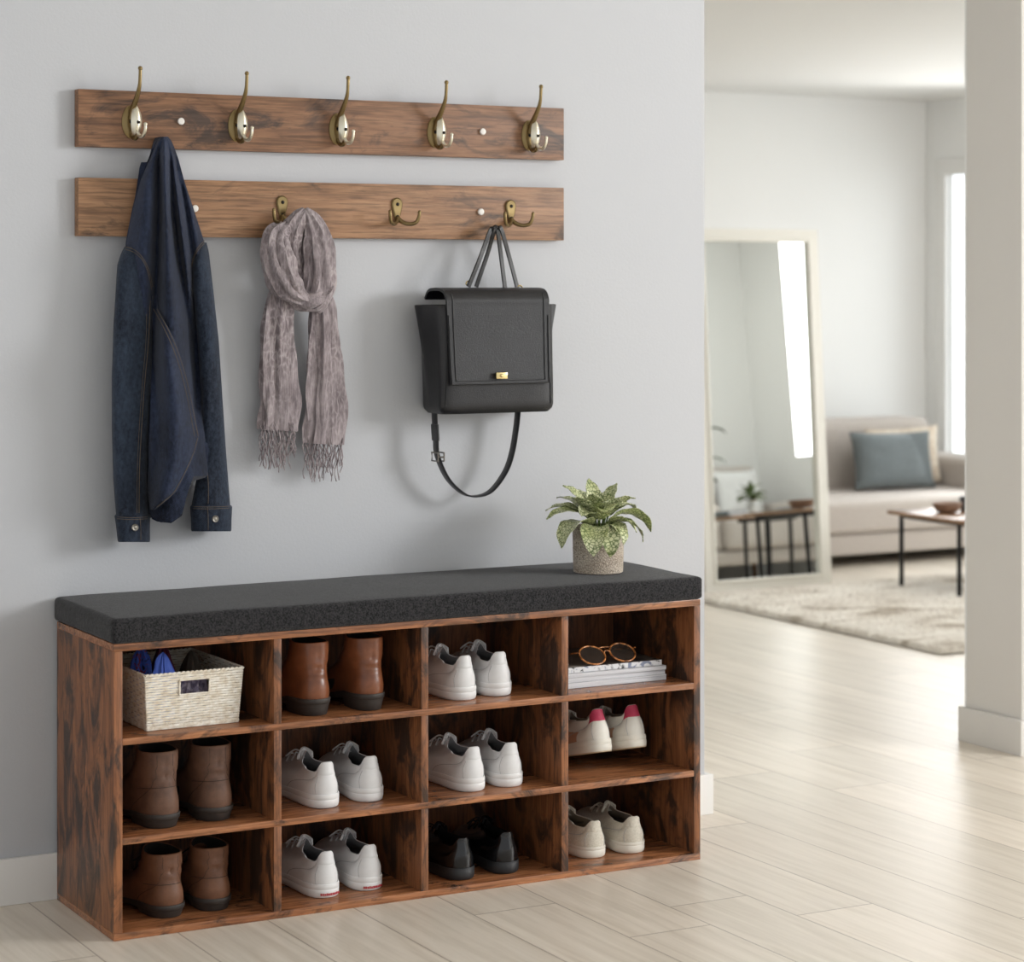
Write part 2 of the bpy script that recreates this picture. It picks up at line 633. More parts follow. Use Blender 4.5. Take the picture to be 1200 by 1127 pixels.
def mk_pot():
    t = NT('textured_stone_pot')
    vo = t.n('ShaderNodeTexVoronoi', feature='DISTANCE_TO_EDGE')
    vo.inputs['Scale'].default_value = 210
    t.l(t.coord((1, 1, 1.0)), vo.inputs['Vector'])
    n1 = t.noise(t.coord((1, 1, 3)), 18, 3)
    c = t.ramp(n1, [(0.35, (190, 175, 158)), (0.65, (212, 200, 184))])
    c = t.mix(t.ramp(vo.outputs['Distance'], [(0.01, (255, 255, 255)), (0.07, (0, 0, 0))]), c, (104, 90, 76))
    t.set(c, 0.8)
    t.bump(vo.outputs['Distance'], 0.7, 0.004)
    return t.m
M['pot'] = mk_pot()


def mk_rug():
    t = NT('shaggy_rug')
    n1 = t.noise(t.coord((1.0, 2.2, 1)), 3.0, 5, 0.6, 0.7)
    n2 = t.noise(t.coord(), 70, 4, 0.7)
    c = t.ramp(n1, [(0.36, (178, 166, 150)), (0.46, (226, 218, 206)), (0.62, (244, 238, 228))])
    c = t.mix(0.5, c, t.ramp(n2, [(0.3, (0.72, 0.70, 0.67, 1)), (0.6, (1.05, 1.05, 1.05, 1))]), 'MULTIPLY')
    t.set(c, 0.95, spec=0.1)
    t.bump(n2, 0.8, 0.01)
    return t.m
M['rug'] = mk_rug()
M['mirror_glass'] = plain('mirror_silver', (232, 236, 234), 0.0, 1.0)
M['mirror_frame'] = plain('offwhite_frame', (232, 229, 220), 0.45)
M['black_metal'] = plain('black_metal', (34, 33, 33), 0.4, 0.6)
M['table_wood'] = wood('walnut_table', 'x', (150, 116, 90), (176, 140, 110), (112, 84, 64), 0.1, 0.25)
M['leg_wood'] = wood('amber_leg', 'z', (150, 98, 60), (176, 120, 78), (110, 70, 44), 0.1, 0.4)
M['bowl'] = plain('brown_glazed_bowl', (146, 118, 100), 0.4, 0, (40, 0.2))
M['dark_cup'] = plain('dark_cup', (58, 56, 58), 0.35)
M['paper'] = plain('magazine_pages', (226, 226, 228), 0.7)
M['book_blue'] = plain('slate_blue_cover', (118, 134, 142), 0.6)


def mk_pages():
    t = NT('stacked_page_edges')
    v = t.coord((6, 6, 1))
    n1 = t.noise(t.coord((4, 4, 900)), 1.0, 2, 0.5)
    t.set(t.ramp(n1, [(0.35, (186, 188, 194)), (0.6, (232, 233, 236))]), 0.65)
    return t.m
M['pages'] = mk_pages()


def mk_cover(name, a, b, c, sc, rough=0.3):
    t = NT(name)
    n1 = t.noise(t.coord((1, 1.6, 1)), sc, 2, 0.45, 1.0)
    t.set(t.ramp(n1, [(0.38, a), (0.47, b), (0.60, b), (0.66, c)]), rough)
    return t.m
M['cover_top'] = mk_cover('glossy_photo_cover', (52, 50, 50), (108, 104, 100), (196, 192, 188), 9)
M['cover_white'] = mk_cover('white_cover', (214, 214, 216), (230, 230, 232), (190, 196, 208), 12)
M['cover_strip'] = mk_cover('cover_edge_print', (60, 60, 64), (226, 226, 228), (128, 136, 160), 46)


def mk_tort():
    t = NT('tortoiseshell')
    n1 = t.noise(t.coord(), 120, 3, 0.6, 0.5)
    t.set(t.ramp(n1, [(0.38, (92, 52, 26)), (0.55, (196, 128, 74)), (0.7, (214, 150, 96))]), 0.2)
    return t.m
M['tort'] = mk_tort()
t_ = NT('smoky_lens')
t_.set((70, 62, 56), 0.02)
t_.b.inputs['Alpha'].default_value = 0.42
M['lens'] = t_.m
t_ = NT('window_glass')
t_.set((252, 255, 254), 0.0, trans=1.0)
t_.b.inputs['IOR'].default_value = 1.02
M['glass'] = t_.m

#@@STRUCTURE
# ------------------------------------------------------------------ the setting
S = 'structure'
WE = 1.381            # where the hook wall ends
RY = 0.146            # hall face of the right-hand wall
XR = 5.218            # window wall of the living room
YB = 4.08             # far wall of the living room
ZC = 1.878            # living-room ceiling
HZ = 2.45
boxobj('floor', -3.2, 5.5, -5.2, 4.4, -0.06, 0.0, M['floor'], kind=S)
boxobj('wall_left', -3.2, WE, 0.0, 0.2, 0.0, HZ, M['hall_paint'], kind=S, bevel=0.003)
boxobj('wall_right', 2.352, 5.1, RY, 0.343, 0.0, HZ, M['jamb_paint'], kind=S, bevel=0.002)
boxobj('wall_header', WE, 2.352, 0.05, 0.25, ZC + 0.06, HZ, M['jamb_paint'], kind=S)
boxobj('wall_back', 1.1, XR + 0.12, YB, YB + 0.12, 0.0, ZC + 0.06, M['white_paint'], kind=S)
boxobj('wall_side', 1.0, 1.1, 0.2, YB + 0.12, 0.0, ZC + 0.06, M['white_paint'], kind=S)
boxobj('ceiling', 1.0, XR + 0.12, 0.2, YB + 0.12, ZC, ZC + 0.06, M['ceiling_white'], kind=S)
boxobj('wall_front', 5.1, XR + 0.12, 0.20, 0.343, 0.0, ZC + 0.06, M['white_paint'], kind=S)
boxobj('wall_front_lining', 2.352, XR, 0.343, 0.349, 0.0, ZC, M['white_paint'], kind=S)
# window wall of the living room: two tall openings
WZ0, WZ1 = 0.12, 1.60
W1 = (2.62, 3.98)
W2 = (0.97, 1.80)
bm = bmesh.new()
xa, xb = XR, XR + 0.04
box(bm, xa, xb, W1[1], YB, 0, ZC + .06)
box(bm, xa, xb, W2[1], W1[0], 0, ZC + .06)
box(bm, xa, xb, 0.343, W2[0], 0, ZC + .06)
for w, WZ0 in ((W1, .12), (W2, .50)):
    box(bm, xa, xb, w[0], w[1], 0, WZ0)
    box(bm, xa, xb, w[0], w[1], WZ1, ZC + .06)
tag(bm_to('wall_window_side', bm, M['white_paint']), kind=S)
for i, w in enumerate((W1, W2)):
    WZ0 = (.12, .50)[i]
    root = boxobj('window_%d' % (i + 1), XR + .012, XR + .016, w[0] + .05, w[1] - .05, WZ0 + .05, WZ1 - .05, M['glass'], kind=S)
    bm = bmesh.new()
    for (a, b, c, d) in ((w[0] - .02, w[0] + .05, WZ0 - .02, WZ1 + .02), (w[1] - .05, w[1] + .02, WZ0 - .02, WZ1 + .02),
                         (w[0] + .05, w[1] - .05, WZ0 - .02, WZ0 + .05), (w[0] + .05, w[1] - .05, WZ1 - .05, WZ1 + .02)):
        box(bm, XR - .014, XR + .03, a, b, c, d)
    box(bm, XR - .004, XR + .012, (w[0] + w[1]) / 2 - .022, (w[0] + w[1]) / 2 + .022, WZ0 + .05, WZ1 - .05)
    bm_to('window_frame', bm, M['trim_white'], root)
# hall: window wall on the right, out of the frame, and the ceiling
bm = bmesh.new()
box(bm, 5.0, 5.12, -5.2, -3.9, 0, HZ)
box(bm, 5.0, 5.12, -2.5, RY, 0, HZ)
box(bm, 5.0, 5.12, -3.9, -2.5, 0, 1.2)
box(bm, 5.0, 5.12, -3.9, -2.5, 2.4, HZ)
tag(bm_to('wall_hall_side', bm, M['white_paint']), kind=S)
boxobj('ceiling_hall', -3.2, 5.12, -5.2, 0.2, HZ, HZ + .08, M['ceiling_white'], kind=S)
# baseboards
boxobj('baseboard_left', -3.2, WE + 0.014, -0.012, 0.0, 0.0, 0.082, M['trim_white'], kind=S, bevel=.002)
boxobj('baseboard_wall_end', WE, WE + 0.014, 0.0, 0.2, 0.0, 0.082, M['trim_white'], kind=S, bevel=.002)
boxobj('baseboard_right', 2.338, 2.352, RY - .014, 0.357, 0.0, 0.082, M['jamb_paint'], kind=S, bevel=.002)
boxobj('baseboard_hall', 2.352, 5.0, RY - .014, RY, 0.0, 0.082, M['trim_white'], kind=S, bevel=.002)
boxobj('baseboard_back', 1.1, XR, YB - .012, YB, 0.0, 0.07, M['trim_white'], kind=S, bevel=.002)

#@@BENCH
# ------------------------------------------------------------------ shoe bench
BW, BD, BH = 1.1625, 0.317, 0.494
ST = [0.0125, 0.170, 0.336]        # shelf tops, bottom row first
bench = thing('shoe_bench', 'rustic brown shoe bench with twelve open cubbies below a dark cushion', 'bench')
bv = .0012
boxobj('side_panel', 0, .0155, -BD, -.013, .0125, BH - .0125, M['bench_v'], bench, bv)
boxobj('side_panel', BW - .0145, BW, -BD, -.013, .0125, BH - .0125, M['bench_v'], bench, bv)
boxobj('top_panel', 0, BW, -BD, -.013, BH - .0125, BH, M['bench_h'], bench, bv)
boxobj('bottom_panel', 0, BW, -BD, -.013, 0, .0125, M['bench_h'], bench, bv)
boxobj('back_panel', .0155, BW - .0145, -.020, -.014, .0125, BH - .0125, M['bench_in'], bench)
for z in (.170, .336):
    boxobj('shelf', .0155, BW - .0145, -BD, -.020, z - .0115, z, M['bench_h'], bench, .001)
DX = [.2875, .5705, .8585]
rows = [(.0125, .1585), (.170, .3245), (.336, BH - .0125)]
for x in DX:
    for (a, b) in rows:
        boxobj('divider', x, x + .0145, -BD, -.020, a, b, M['bench_v'], bench, .001)
# cushion: rounded slab, piped edge
bm = bmesh.new()
box(bm, -.004, BW + .004, -BD - .005, -.004, BH, BH + .043, .011, 4)
bmesh.ops.subdivide_edges(bm, edges=[e for e in bm.edges if e.calc_length() > .2], cuts=24, use_grid_fill=True)
for v in bm.verts:
    if v.co.z > BH + .02:
        x = v.co.x / BW
        y = -v.co.y / BD
        v.co.z += .004 * math.sin(PI * min(max(x, 0), 1)) ** .5 * math.sin(PI * min(max(y, 0), 1)) ** .5 + .0012 * fbm(v.co.x, v.co.y, 0, 6)
cush = bm_to('bench_cushion', bm, M['cushion'], smooth=50)
tag(cush, 'long charcoal tweed cushion covering the top of the shoe bench', 'cushion')
CT = BH + .0465        # cushion top

#@@RAILS
# ------------------------------------------------------------------ coat rails
def hook_double(parent, x, z):
    """oval plate, bright front shell, tall upper prong, small lower prong"""
    bm = bmesh.new()
    # base plate: pointed oval, slightly domed
    rings = []
    N = 28
    for k, (s, yy) in enumerate(((1.0, 0), (1.0, -.0022), (.86, -.0042), (.4, -.0052))):
        rings.append([Vector((.0172 * s * math.sin(2 * PI * i / N), yy,
                              .030 * s * math.cos(2 * PI * i / N) * (1.0 if math.cos(2 * PI * i / N) < 0 else 1.0))) for i in range(N)])
    loft(bm, rings)
    hk = bm_to('hook', bm, M['brass'], parent)
    hk.location = (x, -.022, z)
    # front shell standing off the plate, joined at the bottom
    bm = bmesh.new()
    def sh(u, v):
        a = (v - .5) * 2
        w = .0100 * max(0.0, 1 - abs(a) ** 2.2) ** .62 + .0004
        th = (u - .5) * 2
        return Vector((.0035 + w * th, -.029 + .008 * th * th + .009 * a * a * (1 if a < 0 else .6), .028 * a))
    gridsurf(bm, sh, 10, 18, .0022)
    bm_to('hook_shell', bm, M['brass_glint'], hk, smooth=70)
    path = [(0, -.004, -.020), (.0005, -.012, -.029), (.002, -.022, -.030), (.003, -.028, -.024)]
    tubeobj('hook_neck', path, .0042, M['brass'], hk, 10, 14)
    up = [(0, -.004, .006), (.000, -.014, .024), (.001, -.028, .041), (.002, -.040, .060), (.002, -.044, .078), (.002, -.045, .092)]
    bm = bmesh.new()
    tube(bm, catmull(up, 26), lambda s: .0066 - .0036 * min(1, s * 1.4), 12)
    sphere(bm, (.002, -.045, .093), .0042)
    bm_to('upper_prong', bm, M['brass'], hk, smooth=60)
    lo = [(.003, -.026, -.020), (.005, -.034, -.027), (.007, -.045, -.027), (.008, -.053, -.018), (.008, -.055, -.009)]
    bm = bmesh.new()
    tube(bm, catmull(lo, 18), lambda s: .0038 - .001 * s, 10)
    sphere(bm, (.008, -.055, -.007), .0036)
    bm_to('lower_prong', bm, M['brass_glint'], hk, smooth=60)
    for c_ in ((-.001, -.0055, 0), (.004, -.0305, -.002)):
        bm = bmesh.new()
        sphere(bm, c_, (.0032, .0016, .0032))
        bm_to('hook_screw', bm, M['screw_hole'], hk)
    return hk


def hook_twin(parent, x, z):
    """keyhole plate with two small J prongs spreading left and right"""
    bm = bmesh.new()
    N = 28
    rings = []
    for s, yy in ((1.0, 0), (1.0, -.003), (.82, -.0050)):
        r = []
        for i in range(N):
            a = 2 * PI * i / N
            cz = math.cos(a)
            w = .0115 if cz > 0 else .0115 - .0045 * (-cz)
            r.append(Vector((w * s * math.sin(a), yy, (.0125 * s * cz + .012) if cz > 0 else (.012 + .034 * s * cz))))
        rings.append(r)
    loft(bm, rings)
    hk = bm_to('hook', bm, M['brass'], parent)
    hk.location = (x, -.022, z)
    for sg in (-1, 1):
        pr = [(0, -.004, -.014), (sg * .006, -.012, -.022), (sg * .016, -.022, -.026), (sg * .026, -.031, -.023), (sg * .030, -.035, -.013), (sg * .031, -.036, -.004)]
        bm = bmesh.new()
        tube(bm, catmull(pr, 22), lambda s: .0046 - .0016 * s, 10)
        sphere(bm, (sg * .031, -.036, -.003), .0034)
        bm_to('prong', bm, M['brass'], hk, smooth=60)
    for c_ in ((0, -.0052, .012), (0, -.0058, -.012)):
        bm = bmesh.new()
        sphere(bm, c_, (.0034, .0016, .0034))
        bm_to('hook_screw', bm, M['screw_hole'], hk)
    return hk


def screw_cap(parent, x, z):
    bm = bmesh.new()
    lathe(bm, [(.0062, 0), (.0066, .003), (.0058, .0048), (.002, .0054)], 20)
    for v in bm.verts:
        v.co = Vector((v.co.x, -v.co.z, v.co.y))
    o = bm_to('screw_cap', bm, M['cap_white'], parent)
    o.location = (x, -.022, z)


RX0 = .0366
ra = thing('coat_rail', 'upper wall-mounted wooden rail with five tall brass hooks', 'coat rail', (RX0, 0, 1.3373))
boxobj('board', 0, .997, -.022, 0, 0, .1024, M['rail_a'], ra, .0012)
h0 = hook_double(ra, .134 - RX0, 1.384 - 1.3373)
for x in (.338, .541, .747, .954):
    c = copy_tree(h0, ra)
    c.location = (x - RX0, -.022, 1.3835 - 1.3373)
screw_cap(ra, .229 - RX0, 1.388 - 1.3373)
screw_cap(ra, .850 - RX0, 1.388 - 1.3373)
rb = thing('coat_rail', 'lower wall-mounted wooden rail with short twin brass hooks', 'coat rail', (RX0, 0, 1.178))
boxobj('board', 0, .997, -.022, 0, 0, .1041, M['rail_b'], rb, .0012)
h1 = hook_twin(rb, .428 - RX0, 1.232 - 1.178)
for x in (.665, .912):
    c = copy_tree(h1, rb)
    c.location = (x - RX0, -.022, 1.232 - 1.178)
screw_cap(rb, .256 - RX0, 1.230 - 1.178)
screw_cap(rb, .846 - RX0, 1.232 - 1.178)
# slim peg the jacket hangs on
bm = bmesh.new()
tube(bm, [(0, 0, 0), (0, -.02, -.002), (0, -.032, -.001)], .004, 10)
pg = bm_to('hook_peg', bm, M['brass'], ra, smooth=60)
pg.location = (.190 - RX0, -.022, 1.352 - 1.3373)

#@@SHOES
# ------------------------------------------------------------------ footwear
NS = 56
SX_ = [0, .02, .06, .12, .2, .3, .45, .6, .72, .82, .9, .965, 1]
OUT = [0, .018, .0265, .0310, .0335, .0345, .0360, .0410, .0430, .0395, .0320, .0200, 0]
INN = [0, .018, .0265, .0305, .0315, .0300, .0295, .0360, .0405, .0370, .0290, .0170, 0]


def resample_closed(pts, n):
    pts = pts + [pts[0]]
    d = [0]
    for a, b in zip(pts[:-1], pts[1:]):
        d.append(d[-1] + math.dist(a, b))
    out = []
    for i in range(n):
        t = d[-1] * i / n
        k = 1
        while d[k] < t:
            k += 1
        f = (t - d[k - 1]) / max(d[k] - d[k - 1], 1e-9)
        out.append(tuple(a * (1 - f) + b * f for a, b in zip(pts[k - 1], pts[k])))
    return out


def outline(L, side, ws):
    """plan outline, starting at the heel, +x first"""
    o, q = (OUT, INN) if side > 0 else (INN, OUT)
    fine = 40
    R = []
    for k in range(fine + 1):
        s = (1 - math.cos(PI * k / fine)) / 2
        R.append((interp(SX_, o, s) * ws, s * L))
    Lf = []
    for k in range(1, fine):
        s = (1 + math.cos(PI * k / fine)) / 2
        Lf.append((-interp(SX_, q, s) * ws, s * L))
    pts = resample_closed(R + Lf, NS)
    # soften
    for _ in range(2):
        pts = [tuple((a + 2 * b + c) / 4 for a, b, c in zip(pts[i - 1], pts[i], pts[(i + 1) % NS])) for i in range(NS)]
    return pts


def topline(kind, L, side):
    """opening of the shoe: closed loop, heel first, +x first"""
    pts = []
    for k in range(80):
        a = 2 * PI * k / 80
        c = math.cos(a)
        if kind['boot']:
            y = kind['ty'] - kind['tl'] * c
            x = kind['tw'] * math.sin(a) * (1 - .12 * (1 - c) / 2)
            z = kind['th'] + (kind['tf'] - kind['th']) * (1 - c) / 2 - kind.get('dip', .004) * math.sin(a) ** 2
        else:
            y = kind['ty'] - kind['tl'] * c
            f = (1 - c) / 2
            x = kind['tw'] * math.sin(a) * (1.0 - .30 * f)
            sn = abs(math.sin(a))
            e = min(1, max(0, (sn - .30) / .42)) if f < .5 else 1 - (1 - sn) ** 2
            z = kind['th'] * (1 - f) + kind['tf'] * f - kind['dip'] * e * e * (3 - 2 * e) * (1.0 if f < .5 else .85)
            if f < .12:
                z += 0.0
        pts.append((x, y, z))
    return resample_closed(pts, NS)


def shoe_part(name, bm, mat, root):
    return bm_to(name, bm, mat, root, smooth=48)


def make_shoe(kind, side, label, cat, group, loc, rz=0.0, pitch=0.0, roll=0.0, name=None):
    L = kind['L']
    ws = kind.get('ws', 1.0)
    root = thing(name or kind['name'], label, cat, loc, rz, group)
    root.rotation_euler = (pitch, roll, rz)
    O = outline(L, side, ws)
    T = topline(kind, L, side)
    hs, hf = kind['sole_heel'], kind['sole_toe']

    def ztop(y):
        s = y / L
        return hs + (hf - hs) * min(max((s - .25) / .3, 0), 1) + kind.get('spring', .004) * max(0, (s - .72) / .28) ** 2

    def zbot(y):
        s = y / L
        return kind.get('spring', .004) * max(0, (s - .72) / .28) ** 2

    cx = sum(p[0] for p in O) / NS
    cy = L * .5

    def off(p, d):
        """move an outline point outwards by d"""
        v = Vector((p[0] - cx, 0)) if False else None
        i = O.index(p)
        a, b = O[i - 1], O[(i + 1) % NS]
        t = Vector((b[0] - a[0], b[1] - a[1]))
        nrm = Vector((t.y, -t.x)).normalized()
        return (p[0] + nrm.x * d, p[1] + nrm.y * d)
    # ---- sole
    if kind['boot']:
        bm = bmesh.new()
        rings = []
        for d, f in ((-.0012, 0.0), (.0002, .15), (.0010, .85), (.0002, 1.0)):
            r = []
            for p in O:
                q = off(p, d + kind.get('welt', 0))
                zt = ztop(p[1])
                zb = zt - kind['plate']
                r.append(Vector((q[0], q[1], zb + (zt - zb) * f)))
            rings.append(r)
        loft(bm, rings)
        so = shoe_part('sole', bm, kind['m_sole'], root)
        bm = bmesh.new()
        hp = [p for p in O if p[1] < L * .30]
        hp.sort(key=lambda p: math.atan2(p[0] - cx, -(p[1] - .02)))
        rings = []
        for d, zf in ((-.0065, 0), (-.0055, .05), (-.0032, .55), (-.0010, 1.0)):
            r = []
            for p in hp:
                q = off(p, d + kind.get('welt', 0))
                zt = ztop(p[1]) - kind['plate'] + .0005
                r.append(Vector((q[0], q[1], zt * zf)))
            rings.append(r)
        loft(bm, rings)
        shoe_part('heel', bm, kind['m_sole'], root)
    else:
        bm = bmesh.new()
        rings = []
        g = kind.get('groove', .62)
        for d, f in ((-.003, 0), (-.0006, .08), (.0006, .3), (.0009, g - .04), (.0002, g), (.0009, g + .05), (.0010, .9), (.0004, 1.0), (-.004, 1.0)):
            r = []
            for p in O:
                q = off(p, d + kind.get('welt', 0))
                zt, zb = ztop(p[1]), zbot(p[1])
                r.append(Vector((q[0], q[1], zb + (zt - zb) * f)))
            rings.append(r)
        loft(bm, rings)
        so = shoe_part('sole', bm, kind['m_sole'], root)
        if kind.get('outsole'):
            bm = bmesh.new()
            rings = []
            for d, zz in ((-.004, -.0005), (-.001, 0), (-.0005, .004)):
                rings.append([Vector((*off(p, d), zbot(p[1]) + zz)) for p in O])
            loft(bm, rings)
            shoe_part('outsole', bm, kind['outsole'], so)
    # ---- upper surface
    bulge = kind.get('bulge', .003)

    def upper(i, t, dn=0.0):
        i = i % NS
        p = O[i]
        q = off(p, -.0012)
        Sx = Vector((q[0], q[1], ztop(p[1]) - .001))
        Tt = Vector(T[i])
        dh = Vector((Sx.x - Tt.x, Sx.y - Tt.y, 0))
        dl = dh.length
        dd = dh / dl if dl > 1e-6 else Vector((0, 0, 0))
        front = max(0.0, min(1.0, (p[1] / L - .35) / .45))
        if kind['boot']:
            c1 = Sx + Vector((0, 0, .034 + .006 * front)) + dd * (bulge * (1 - front) + .002)
            c2 = Tt + Vector((0, 0, -.055 - .03 * front)) + dd * (.012 * front) - dd * (kind.get('pinch', .006) * (1 - front))
        else:
            c1 = Sx + Vector((0, 0, .026 + .010 * front)) + dd * (bulge)
            c2 = Tt + dd * (.42 * dl * front) + Vector((0, 0, -.022 - .004 * front)) + dd * (.002 * (1 - front))
        u = 1 - t
        v = Sx * u ** 3 + c1 * 3 * u * u * t + c2 * 3 * u * t * t + Tt * t ** 3
        if kind['boot']:
            zz = v.z
            wgt = math.exp(-((zz - kind['slouch']) / .014) ** 2)
            ph = 2 * PI * i / NS
            v += dd * wgt * .0032 * math.sin((zz - kind['slouch']) * 330 + 1.5 * math.sin(ph * 2 + side) + kind.get('ph', 0))
        else:
            v += dd * .0007 * math.sin(v.y * 95 + v.z * 60) * front
        if dn:
            v = v + (dd if dl > 1e-6 else Vector((0, 0, 1))) * dn * .8 + Vector((0, 0, dn * .6 * (front if t > .3 else 0)))
        return v
    NT_ = 22
    bm = bmesh.new()
    rings = [[upper(i, k / NT_) for i in range(NS)] for k in range(NT_ + 1)]
    # rounded collar edge, then a short way in
    top = rings[-1]
    cc = sum(top, Vector()) / NS
    rings.append([p + Vector((cc.x - p.x, cc.y - p.y, 0)).normalized() * .0016 + Vector((0, 0, .0011)) for p in top])
    rings.append([p + Vector((cc.x - p.x, cc.y - p.y, 0)).normalized() * .0034 for p in top])
    loft(bm, rings, False, False)
    up = shoe_part('upper', bm, kind['m_upper'], root)
    # ---- lining and insole
    bm = bmesh.new()
    lin_r = []
    for k, t in enumerate((1.0, .85, .6, .35, .12)):
        r = []
        for i in range(NS):
            p = upper(i, t)
            pin = Vector((cc.x - p.x, cc.y - p.y, 0))
            w = .0034 if t == 1.0 else .004
            q = p + pin.normalized() * min(w, pin.length * .5)
            # keep the inside away from the toe box
            if t < 1.0 and q.y > kind['ty'] + kind['tl'] + .02:
                q.y = kind['ty'] + kind['tl'] + .02 + (q.y - kind['ty'] - kind['tl'] - .02) * .75
                q.z = min(q.z, .9 * q.z)
            q.z = q.z if t == 1.0 else min(q.z, T[i][2] - .002) - .001
            r.append(q)
        lin_r.append(r)
    loft(bm, lin_r, False, True)
    shoe_part('lining', bm, kind['m_lining'], root)
    # ---- details
    tc_ = NS // 2          # toe index
    def patch(name, i0, i1, t0f, t1f, mat, dn, nu=12, nv=8):
        bm = bmesh.new()
        def f(u, v):
            fi = i0 + (i1 - i0) * u
            k = math.floor(fi)
            fr_ = fi - k
            t0 = t0f(u) if callable(t0f) else t0f
            t1 = t1f(u) if callable(t1f) else t1f
            t = t0 + (t1 - t0) * v
            edge = min(u, 1 - u, v * .8, 1) * 12
            d = dn * min(1, max(.15, edge))
            return upper(k, t, d) * (1 - fr_) + upper(k + 1, t, d) * fr_
        gridsurf(bm, f, nu, nv)
        return shoe_part(name, bm, mat, root)

    def curve_on(name, pts, r, mat, dn=.0006, n=20):
        path = []
        for fi, t in catmull(pts, n):
            k = math.floor(fi)
            fr_ = fi - k
            path.append(upper(k, t, dn) * (1 - fr_) + upper(k + 1, t, dn) * fr_)
        return tubeobj(name, path, r, mat, root, 6)
    if kind.get('tab'):
        ht = patch('heel_tab', -5.2, 5.2, lambda u: .60 + .12 * abs(2 * u - 1) ** 2, lambda u: 1.0, kind['tab'], .0016)
        if kind.get('tab_label'):
            ht['label'] = kind['tab_label']
    if kind.get('seams'):
        for sg in (-1, 1):
            curve_on('seam', [(sg * 12.5, .02), (sg * 10.5, .35), (sg * 7.5, .58), (sg * 5.0, .70)], .0005, kind['seams'])
            curve_on('seam', [(sg * 2.4, .02), (sg * 2.6, .3), (sg * 2.4, .58)], .00045, kind['seams'])
    if kind.get('boot_seam'):
        for sg in (-1, 1):
            curve_on('seam', [(sg * 9, .02), (sg * 6.5, .25), (sg * 4.2, .5), (sg * 3.8, .75), (sg * 3.6, .98)], .0004, kind['boot_seam'])
        curve_on('seam', [(-9, .46), (-5, .50), (0, .52), (5, .50), (9, .46)], .0006, kind['boot_seam'])
    if kind.get('side_panel'):
        patch('side_panel', -15, -7.5, .02, lambda u: .62 - .2 * u, kind['side_panel'], .0012)
    # tongue and laces
    if kind.get('m_lace'):
        thr = Vector(T[tc_])
        if not kind['boot']:
            bm = bmesh.new()
            def tf(u, v):
                a = (u - .5) * 2
                return Vector((a * (.0165 - .003 * v), thr.y + .006 + .011 * (1 - a * a) - .005 * v, thr.z - .014 + v * (.0195 - .008 * a * a)))
            gridsurf(bm, tf, 10, 8, .004)
            shoe_part('tongue', bm, kind.get('m_tongue', kind['m_upper']), root)
        lc = None
        for k, t in enumerate((.66, .77, .88, .97)):
            w = 3.3 - .5 * k
            a, b = upper(tc_ - round(w), t, .002), upper(tc_ + round(w), t, .002)
            m = upper(tc_, t - .01, .003) + Vector((0, 0, .002))
            o = tubeobj('lace', [a, (a + m) / 2 + Vector((0, 0, .0012)), m, (b + m) / 2 + Vector((0, 0, .0012)), b], .0017, kind['m_lace'], root, 6, 12)
        # short knot and ends lying on the vamp
        c0 = upper(tc_, .86, .003) + Vector((0, 0, .002))
        for sg in (-1, 1):
            tubeobj('lace_end', [c0, c0 + Vector((sg * .008, .004, .003)), c0 + Vector((sg * .016, .010, -.003)), c0 + Vector((sg * .021, .018, -.010))], .0015, kind['m_lace'], root, 6, 12)
    if kind.get('print'):
        # small row of red print marks on the heel of the sole
        bm = bmesh.new()
        def hp_(fi, z):
            k = math.floor(fi)
            f = fi - k
            a, b = off(O[k % NS], .0036), off(O[(k + 1) % NS], .0036)
            return Vector((a[0] * (1 - f) + b[0] * f, a[1] * (1 - f) + b[1] * f, z))
        rnd = random.Random(3)
        x = -1.5
        while x < 2.3:
            w = .22 + .16 * rnd.random()
            h = .0034 + .0010 * rnd.random()
            quad = [hp_(x, .0055), hp_(x + w, .0055), hp_(x + w, .0055 + h), hp_(x, .0055 + h)]
            bm.faces.new([bm.verts.new(q) for q in quad])
            x += w + .06
        shoe_part('heel_print', bm, M['red_print'], root)
    return root


SNEAK = dict(name='sneaker', boot=False, L=.252, sole_heel=.024, sole_toe=.020, ty=.058, tl=.050, tw=.0280, th=.080, tf=.083, dip=.019,
             m_sole=M['white_rubber'], m_upper=M['white_leather'], m_lining=M['lining_grey'], tab=M['white_leather'], seams=M['seam_grey'],
             m_lace=M['lace_white'], bulge=.003)
SNEAK_P = dict(SNEAK, print=True)
RED = dict(SNEAK, m_sole=M['cream_rubber'], m_upper=M['cream_leather'], tab=M['red_tab'], tab_label='raspberry red heel tab', m_lining=M['lining_cream'],
           side_panel=M['tan_panel'], outsole=M['gum_rubber'], m_lace=M['lace_cream'], L=.212, ws=.94, spring=.022)
CANV = dict(SNEAK, m_sole=M['cream_rubber'], m_upper=M['cream_canvas'], tab=M['cream_canvas'], m_lining=M['lining_cream'], m_lace=M['lace_cream'],
            th=.068, tf=.072, L=.238, sole_heel=.021, groove=.72, dip=.014)
OXF = dict(SNEAK, name='dress_shoe', m_sole=M['sole_black'], m_upper=M['black_polish'], tab=None, seams=None, m_lining=M['lining_dark'], m_lace=M['lace_black'],
           th=.075, tf=.078, dip=.016, groove=.9, L=.258, sole_heel=.022, sole_toe=.012, bulge=.004)
BOOT = dict(name='ankle_boot', boot=True, L=.252, sole_heel=.030, sole_toe=.014, plate=.010, ty=.050, tl=.041, tw=.0345, th=.127, tf=.132, dip=.003, slouch=.083,
            m_sole=M['sole_dark'], m_upper=M['chestnut'], m_lining=M['lining_dark'], m_tab=M['chestnut'], m_lace=None, welt=.001, pinch=.009, bulge=.006)
